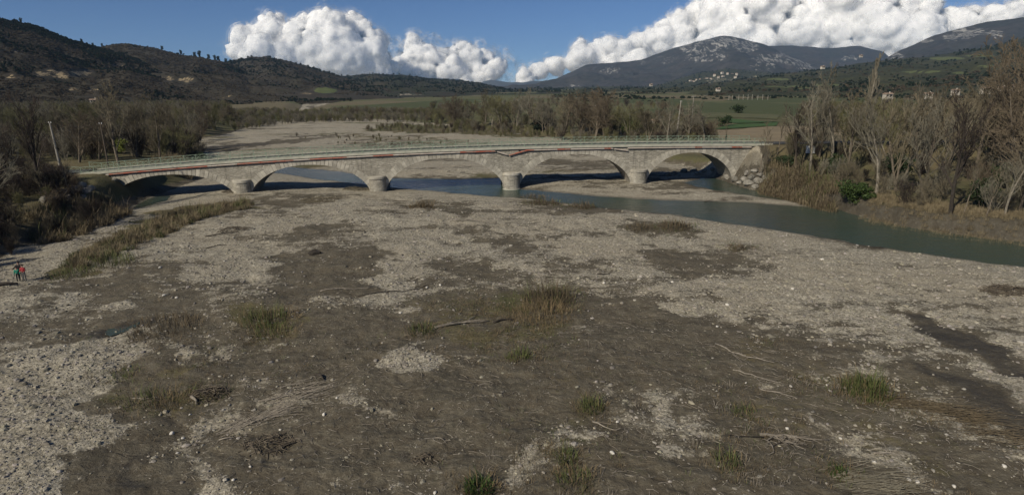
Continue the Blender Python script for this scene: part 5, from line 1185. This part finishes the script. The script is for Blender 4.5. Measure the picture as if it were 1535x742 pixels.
wood(755, 482, .35, 1.6, .10, 'short dark driftwood stick right of the long grey branch', 2, 1, 'wood_dark')
wood(520, 435, .22, 4.5, .06, 'thin grey stick lying below the left silt patch', 3, 2)
wood(590, 437, .5, 6.0, .05, 'long thin dark stick across the gravel tongue', 4, 2, 'wood_dark')
wood(1112, 530, -.95, 4.2, .05, 'long thin bleached branch pointing down right from the gravel patch', 5, 3)
wood(1165, 590, -.9, 2.2, .05, 'bleached branch continuing towards the big green tuft', 6, 2)
wood(1135, 565, -.7, 3.0, .04, 'second thin branch beside the long bleached one', 16, 2)
wood(292, 602, -.95, .9, .12, 'short pale broken log lying in the brush pile', 7, 0, name='broken_log')
wood(480, 566, -.75, 1.1, .085, 'short dark log on the silt above the drift line', 8, 0, 'wood_dark', name='broken_log')
wood(434, 668, .55, .7, .07, 'stubby dark log at lower left below the drift line', 9, 0, 'wood_dark', name='broken_log')
wood(8, 428, .3, 2.0, .22, 'thick dark log beside the people at the left edge', 10, 0, 'wood_dark', name='broken_log')
wood(220, 598, .1, 1.6, .04, 'thin pale stick above the straw grass at lower left', 11, 1)
wood(340, 658, -.05, .8, .04, 'short bleached stick among the cobbles at lower left', 12, 0)
wood(418, 598, .12, 2.2, .04, 'bleached stick in the drift line at lower left', 13, 2)
wood(1330, 682, -.25, 1.2, .05, 'bleached stick right of the dead root stump', 14, 1)
wood(662, 660, -.6, .8, .035, 'small forked twig on the silt at the bottom', 15, 2)
wood(905, 640, -.75, 1.5, .05, 'pale branch pointing down from the small green tuft', 17, 1)
wood(905, 412, -.05, 1.2, .06, 'short dark stick on the gravel near the middle', 18, 0, 'wood_dark')
wood(330, 352, .4, 3.2, .08, 'dark brush stick on the gravel left of the first pier shadow', 19, 3, 'wood_dark')
wood(325, 370, .6, 2.2, .06, 'dark stick just below the brush stick on the left gravel', 20, 1, 'wood_dark')
wood(1062, 303, .1, 1.4, .08, 'small dark stick at the tip of the shore', 21, 0, 'wood_dark')
wood(1160, 341, .1, 1.6, .08, 'dark branch on the gravel shore of the river', 22, 2, 'wood_dark')
wood(1315, 372, .1, 1.6, .08, 'dark branch higher up the river shore near the right', 23, 2, 'wood_dark')
wood(1232, 312, 1.3, 1.8, .12, 'pale stump sticking out of the water at the right bank', 24, 1, name='broken_log', lift=.3)
wood(700, 330, -.1, 5.0, .05, 'long thin stick on the gravel below the bridge', 25, 1)
# dead uprooted sapling: a bleached trunk with tangled limbs
t = wood(1190, 657, -.06, 3.3, .085, 'bleached dead root stump with spreading limbs at the lower right', 41, 5, name='root_stump', bend=.12, group=None)
p = np.array(t.location); g = random.Random(5)
for q in range(13):
    an = g.uniform(2.2, 5.6); L = g.uniform(.7, 2.3); b = np.array([g.uniform(-1.5, .2), g.uniform(-.1, .1), .1]); pts = [b.copy()]
    for s_ in range(7): an += g.gauss(0, .32); b = b + np.array([math.cos(an), math.sin(an), 0]) * L / 7; b[2] = gz(p[0] + b[0], p[1] + b[1]) - p[2] + .05 + .12 * g.random(); pts.append(b.copy())
    r_ = g.uniform(.02, .05); lb = MB().tube(pts, np.linspace(r_, r_ * .3, 8), 5).build('root', M['wood_grey' if q % 3 else 'wood_dark'], t, smooth=True)
    for f_ in range(3):
        c = pts[g.randint(2, 6)]; a2 = an + g.uniform(-1.6, 1.6); l2 = g.uniform(.2, .7); MB().tube([c, c + np.array([math.cos(a2) * l2 * .5, math.sin(a2) * l2 * .5, .06]), c + np.array([math.cos(a2 + .4) * l2, math.sin(a2 + .4) * l2, .03])], [.016, .012, .006], 4).build('rootlet', M['wood_grey'], lb)
t['category'] = 'stump'
def brush(px, py, R, n, label, seed, mat='driftwood_brown', h=.5):
    p = G(px, py); g = np.random.default_rng(seed); mb = MB()
    for _ in range(n):
        a, r_ = g.uniform(0, 6.28), R * math.sqrt(g.random()); c = np.array([math.cos(a) * r_ * 1.5, math.sin(a) * r_, h * (1 - (r_ / R) ** 2) * g.random()]); c[2] += gz(p[0] + c[0], p[1] + c[1]) - p[2]
        d = norm(np.array([g.normal(), g.normal(), g.normal() * .25])) * g.uniform(.2, .6) * R * .8; mb.tube([c - d, c + g.normal(size=3) * .04, c + d], [.022, .02, .01], 4, False)
    props(mb.build('brush_pile', M[mat], None, p), label, 'brush pile')
brush(315, 592, .8, 200, 'brown tangled brush pile at lower left beside the pale log', 61)
brush(1510, 436, 1.3, 260, 'dark driftwood heap on the gravel at the right edge', 62)
brush(350, 345, 1.3, 140, 'low dark brush heap on the left gravel', 63)
brush(535, 284, 1.6, 160, 'brown brush caught at the foot of the second pier', 64, 'twig_brown')
brush(350, 288, 1.2, 120, 'dark brush caught at the foot of the first pier', 65)
brush(480, 300, 2.2, 160, 'low brown drift heap on the gravel before the second arch', 66, 'twig_brown', .35)
brush(640, 690, .5, 60, 'small tangle of brown twigs at the bottom, left of the middle', 67, 'driftwood_brown', .15)
brush(405, 665, .9, 130, 'tangle of twigs beside the stubby dark log at lower left', 68, 'driftwood_brown', .3)

# ------------------------------------------------------------------ puddles
M['puddle'] = water_mat(); M['puddle'].name = 'puddle'
for pts, lab in (([(150, 500), (168, 488), (190, 482), (212, 481), (205, 491), (185, 499), (165, 505)], 'shallow bluish puddle on the silt by the brown grass on the left'),):
    w2 = W(pts); cz = min(gz(*q) for q in w2) + .07; c = np.mean(w2, 0)
    bm = bmesh.new(); bm.faces.new([bm.verts.new((x - c[0], y - c[1], 0)) for x, y in w2]); bm.normal_update()
    for f in bm.faces:
        if f.normal.z < 0: f.normal_flip()
    me = bpy.data.meshes.new('puddle'); bm.to_mesh(me); bm.free(); me.materials.append(M['puddle']); o = link('puddle', me, None, (c[0], c[1], cz)); props(o, lab, 'puddle', kind='structure')

# ------------------------------------------------------------------ people
def skin_mesh(name, pts, edges, rads, mat, parent, root=0):
    me = bpy.data.meshes.new(name); me.from_pydata([tuple(q) for q in pts], edges, []); me.materials.append(mat); o = link(name, me, parent)
    md = o.modifiers.new('skin', 'SKIN'); md.use_smooth_shade = True
    for i, r_ in enumerate(rads):
        v = me.skin_vertices[0].data[i]; v.radius = (r_, r_) if np.isscalar(r_) else r_; v.use_root = i == root
    sb = o.modifiers.new('sub', 'SUBSURF'); sb.levels = 1; sb.render_levels = 2; return o
def body_mat(name, trousers, skin=(.42, .27, .20), shoe=(.03, .028, .026)):
    m_, t, b = new_mat(name); k = N(t); z = k.sep(k.coord('Object'))[2]
    c = k.mix(k.math('GREATER_THAN', z, .1), shoe, trousers); c = k.mix(k.math('GREATER_THAN', z, .98), c, skin); t.links.new(c, b.inputs['Base Color']); b.inputs['Roughness'].default_value = .8; return m_
def person(px, py, H, rz, jacket, trousers, hair, arms, label):
    p = G(px, py); t = empty('person', p, rz); t.scale = (H / 1.75,) * 3
    J = [(0, 0, .95), (0, 0, 1.15), (0, 0, 1.38), (0, 0, 1.50), (0, -.01, 1.58), (0, -.02, 1.68), (.10, 0, .90), (.12, -.02, .50), (.13, 0, .09), (.14, -.12, .04), (-.10, 0, .90), (-.12, -.02, .50), (-.13, 0, .09), (-.14, -.12, .04)]
    Ed = [(0, 1), (1, 2), (2, 3), (3, 4), (4, 5), (0, 6), (6, 7), (7, 8), (8, 9), (0, 10), (10, 11), (11, 12), (12, 13)]
    Rd = [(.16, .12), (.145, .11), (.15, .11), .055, .085, .09, .095, .065, .05, .04, .095, .065, .05, .04]
    AJ, AR = [], []
    for sx in (1, -1):
        e, h = arms[0 if sx > 0 else 1]; i0 = len(J); J += [(sx * .18, 0, 1.40), e, h]; Ed += [(2, i0), (i0, i0 + 1), (i0 + 1, i0 + 2)]; Rd += [.058, .045, .034]
        hd = np.array(h) + (np.array(h) - np.array(e)) * .12; wn = norm(np.array(h) - np.array(e)); sd3 = norm(np.cross(wn, [0, 1, .2]))
        J.append(tuple(hd + wn * .05)); Ed.append((i0 + 2, len(J) - 1)); Rd.append(.038); pal = len(J) - 1
        for f_ in range(5):
            off = sd3 * (f_ - 1.5) * .022 if f_ < 4 else sd3 * -.06; J.append(tuple(hd + wn * (.13 if f_ < 4 else .08) * (1 - .06 * abs(f_ - 1.5)) + off)); Ed.append((pal, len(J) - 1)); Rd.append(.010)
        AJ.append((e, h))
    skin_mesh('body', J, Ed, Rd, body_mat('body_' + str(px), trousers), t)
    jm = simple('jacket_' + str(px), jacket, tuple(x * .75 for x in jacket), 4, .85)
    JJ = [(0, 0, .90), (0, 0, 1.15), (0, 0, 1.38), (0, 0, 1.49)]; JE = [(0, 1), (1, 2), (2, 3)]; JR = [(.195, .15), (.175, .135), (.18, .13), .075]
    for sx, (e, h) in zip((1, -1), AJ): i0 = len(JJ); JJ += [(sx * .19, 0, 1.40), e, h]; JE += [(2, i0), (i0, i0 + 1), (i0 + 1, i0 + 2)]; JR += [.08, .065, .05]
    skin_mesh('jacket', JJ, JE, JR, jm, t)
    V = IV * np.array([.105, .115, .10]) + np.array([0, .015, 1.70]); keep = IV[IF].mean(1); fk = (keep[:, 2] > -.05) | (keep[:, 1] > .35)
    link('hair', mesh_np('hair', V, [IF[fk]], simple('hair_' + str(px), hair, None, 8, .8), True), t)
    fc = MB(); fc.box((0, -.125, 1.655), (.022, .03, .035))
    fc.build('nose', M['skin'], t)
    for q in (-1, 1): MB().box((q * .034, -.105, 1.685), (.022, .012, .012)).build('eye', M['wood_dark'], t)
    MB().box((0, -.108, 1.618), (.045, .01, .010)).build('mouth', M['lip'], t)
    for q in (-1, 1): MB().box((q * .098, -.01, 1.665), (.02, .035, .055)).build('ear', M['skin'], t)
    props(t, label, 'person', 'people standing on the gravel'); return t
M['skin'] = simple('skin', (.42, .27, .20), None, 5, .7); M['lip'] = simple('lip', (.30, .13, .10), None, 5, .7)
down = [((.25, .02, 1.12), (.27, -.05, .86)), ((-.25, .02, 1.12), (-.27, -.05, .86))]
around = [((.33, -.12, 1.24), (.34, -.34, 1.22)), ((-.33, -.12, 1.22), (-.36, -.34, 1.14))]
fold = [((.27, -.02, 1.14), (.10, -.22, 1.10)), ((-.27, -.02, 1.14), (-.10, -.22, 1.08))]
person(28.5, 422, 1.40, .35, (.03, .22, .15), (.02, .02, .022), (.03, .022, .018), down, 'shorter person in green jacket and black trousers, left of the three')
person(38, 422, 1.62, -.1, (.30, .035, .04), (.13, .125, .12), (.03, .022, .018), fold, 'person in red and black jacket and grey trousers, right of the three')
person(33, 420.5, 1.80, .1, (.018, .018, .02), (.03, .03, .034), (.02, .016, .014), around, 'taller person in black behind the other two, arms around them')

# ------------------------------------------------------------------ clouds
def cloud_mat():
    m_, t, b = new_mat('cloud'); k = N(t)
    b.inputs['Base Color'].default_value = (.97, .97, .97, 1); b.inputs['Roughness'].default_value = 1.0; b.inputs['Specular IOR Level'].default_value = 0.0
    b.inputs['Subsurface Weight'].default_value = .8; b.inputs['Subsurface Radius'].default_value = (1, 1, 1); b.inputs['Subsurface Scale'].default_value = 320.0
    h = k.noise(k.pos(), .005, 6, .6); t.links.new(k.bump(h, .35, 90), b.inputs['Normal']); return m_
M['cloud'] = cloud_mat()
def cloud(name, blobs, dist, label, seed, core=True, n1=14, n2=6):
    g = np.random.default_rng(seed); C, Rr = [], []
    for x, y, r_ in blobs:
        c = PD(x, y, dist * g.uniform(.97, 1.03)); R = r_ * depth(c) / FPX; C.append(c); Rr.append(R)
        for _ in range(n1):
            d = norm(g.normal(size=3) * np.array([1, .8, 1]) + np.array([0, -.5, .15])); r1 = R * g.choice((.22, .32, .45, .62)) * g.uniform(.85, 1.15); c1 = c + d * (R * .76); C.append(c1); Rr.append(r1)
            for _ in range(n2):
                d2 = norm(g.normal(size=3) + d * .9); C.append(c1 + d2 * r1 * .78); Rr.append(r1 * g.uniform(.26, .5))
    C, Rr = np.array(C), np.array(Rr); big = Rr > np.percentile(Rr, 88); mid_ = C.mean(0); Vs, Fs, off = [], [], 0
    for sel, SVv, SFf in ((big, IV, IF), (~big, IV1, IF1)):
        c, r_ = C[sel], Rr[sel]; n = len(c); st = np.stack([g.uniform(.9, 1.15, n), np.ones(n), g.uniform(.8, 1.05, n)], 1)
        V = SVv[None] * (r_[:, None] * st)[:, None, :] + (c - mid_)[:, None, :]; Vs.append(V.reshape(-1, 3)); Fs.append((SFf[None] + (np.arange(n) * len(SVv))[:, None, None]).reshape(-1, 3) + off); off += n * len(SVv)
    o = link(name, mesh_np(name, np.concatenate(Vs), [np.concatenate(Fs)], M['cloud'], True), None, mid_); props(o, label, 'cloud', 'cumulus clouds')
    if core: shape(o, 0)
    else: shape(o, 10); o.data.materials[0] = M['wisp2']
    for off, mt in ((30, 'wisp1'), (75, 'wisp2'), (140, 'wisp3')) if core else ((60, 'wisp2'), (130, 'wisp3')):
        e = link('wispy_edge', o.data.copy(), o); e.data.materials[0] = M[mt]; shape(e, off)
def shape(o, off):
    rm = o.modifiers.new('merge', 'REMESH'); rm.mode = 'VOXEL'; rm.voxel_size = 30.0; rm.use_smooth_shade = True
    for tx, st in ((CT[0], 150.0), (CT[1], 30.0), (CT[2], 14.0)):
        d = o.modifiers.new('billow', 'DISPLACE'); d.texture = tx; d.texture_coords = 'GLOBAL' if False else 'LOCAL'; d.strength = st; d.mid_level = .45
    if off:
        d = o.modifiers.new('offset', 'DISPLACE'); d.strength = off; d.mid_level = 0.0
CT = []
for q, sz in enumerate((330.0, 140.0, 60.0)):
    tx = bpy.data.textures.new('billow%d' % q, 'CLOUDS'); tx.noise_scale = sz; tx.noise_depth = 1; tx.noise_basis = 'ORIGINAL_PERLIN'; CT.append(tx)
def wisp(name, lo, hi, amax):
    m_, t, b = new_mat(name); k = N(t); b.inputs['Base Color'].default_value = (.93, .93, .93, 1); b.inputs['Roughness'].default_value = 1.0; b.inputs['Specular IOR Level'].default_value = 0.0
    n = k.noise(k.pos(), .0042, 7, .68); t.links.new(k.ramp(n, lo, hi, 0, amax), b.inputs['Alpha']); return m_
M['wisp1'] = wisp('wisp1', .42, .66, .45); M['wisp2'] = wisp('wisp2', .46, .72, .42); M['wisp3'] = wisp('wisp3', .5, .76, .26)
cloud('cumulus_cloud', [(360, 80, 16), (385, 68, 26), (412, 62, 30), (440, 58, 26), (470, 52, 28), (495, 50, 28), (520, 54, 26), (545, 62, 26), (562, 74, 18), (400, 92, 30), (450, 90, 40), (505, 88, 40), (550, 92, 28), (575, 102, 16), (430, 110, 30), (500, 112, 34), (560, 115, 20)], 14500, 'big white cumulus cloud towering over the left hills', 1)
cloud('cumulus_cloud', [(600, 100, 16), (622, 88, 20), (618, 72, 15), (645, 92, 18), (668, 92, 18), (688, 84, 15), (702, 74, 10), (705, 88, 14), (725, 98, 16), (745, 102, 12), (640, 112, 20), (680, 110, 22), (720, 116, 18), (590, 116, 16)], 16500, 'smaller paler cumulus cloud in the gap between the hills', 2, n1=12, n2=6)
cloud('cumulus_cloud', [(785, 118, 12), (808, 106, 12), (835, 98, 14), (866, 92, 18), (895, 84, 18), (868, 72, 10), (925, 80, 20), (955, 70, 20), (985, 60, 22), (1015, 50, 24), (1045, 36, 26), (1075, 28, 26), (1100, 18, 26), (1128, 12, 26), (1155, 16, 30), (1150, 42, 36), (1090, 50, 36), (1190, 30, 26), (1205, 50, 36), (1228, 22, 28), (1256, 8, 30), (1290, 6, 34), (1325, 8, 34), (1355, 18, 32), (1378, 32, 24), (1262, 48, 44), (1320, 52, 44), (1372, 58, 30), (1392, 40, 14), (1020, 80, 30), (950, 98, 20), (1250, 75, 30), (1330, 78, 28), (1215, 72, 34), (1180, 70, 34), (1285, 70, 40), (1360, 75, 26), (1120, 70, 36)], 15500, 'huge bright cumulus cloud piled up behind the right mountain', 3)
cloud('cumulus_cloud', [(1400, 44, 22), (1420, 40, 22), (1438, 38, 22), (1460, 36, 22), (1482, 35, 22), (1505, 34, 22), (1528, 32, 22), (1550, 30, 22), (1430, 48, 16), (1470, 44, 16), (1580, 22, 14), (1528, 8, 6), (1545, 2, 9)], 16500, 'low flat grey cloud bank at the upper right', 4, n1=12, n2=5)

cloud('cloud_veil', [(600, 80, 22), (625, 72, 22), (650, 84, 26), (690, 92, 26), (725, 92, 24), (750, 98, 22), (770, 112, 20), (640, 104, 26), (700, 112, 24), (580, 100, 24)], 17500, 'thin pale veil of cloud around the smaller cloud in the gap', 5, False, 8, 3)

# ------------------------------------------------------------------ haze
hm, t, b = new_mat('haze'); t.nodes.remove(b); o = [n for n in t.nodes if n.type == 'OUTPUT_MATERIAL'][0]; pv = t.nodes.new('ShaderNodeVolumePrincipled')
pv.inputs['Color'].default_value = (.42, .66, 1.0, 1); pv.inputs['Density'].default_value = 4.2e-5; pv.inputs['Anisotropy'].default_value = 0.0
t.links.new(pv.outputs[0], o.inputs['Volume'])
props(MB().box((0, 5900, 446), (26000, 14200, 900)).build('haze', hm), 'thin pale blue air haze over the whole valley', 'haze', kind='stuff')
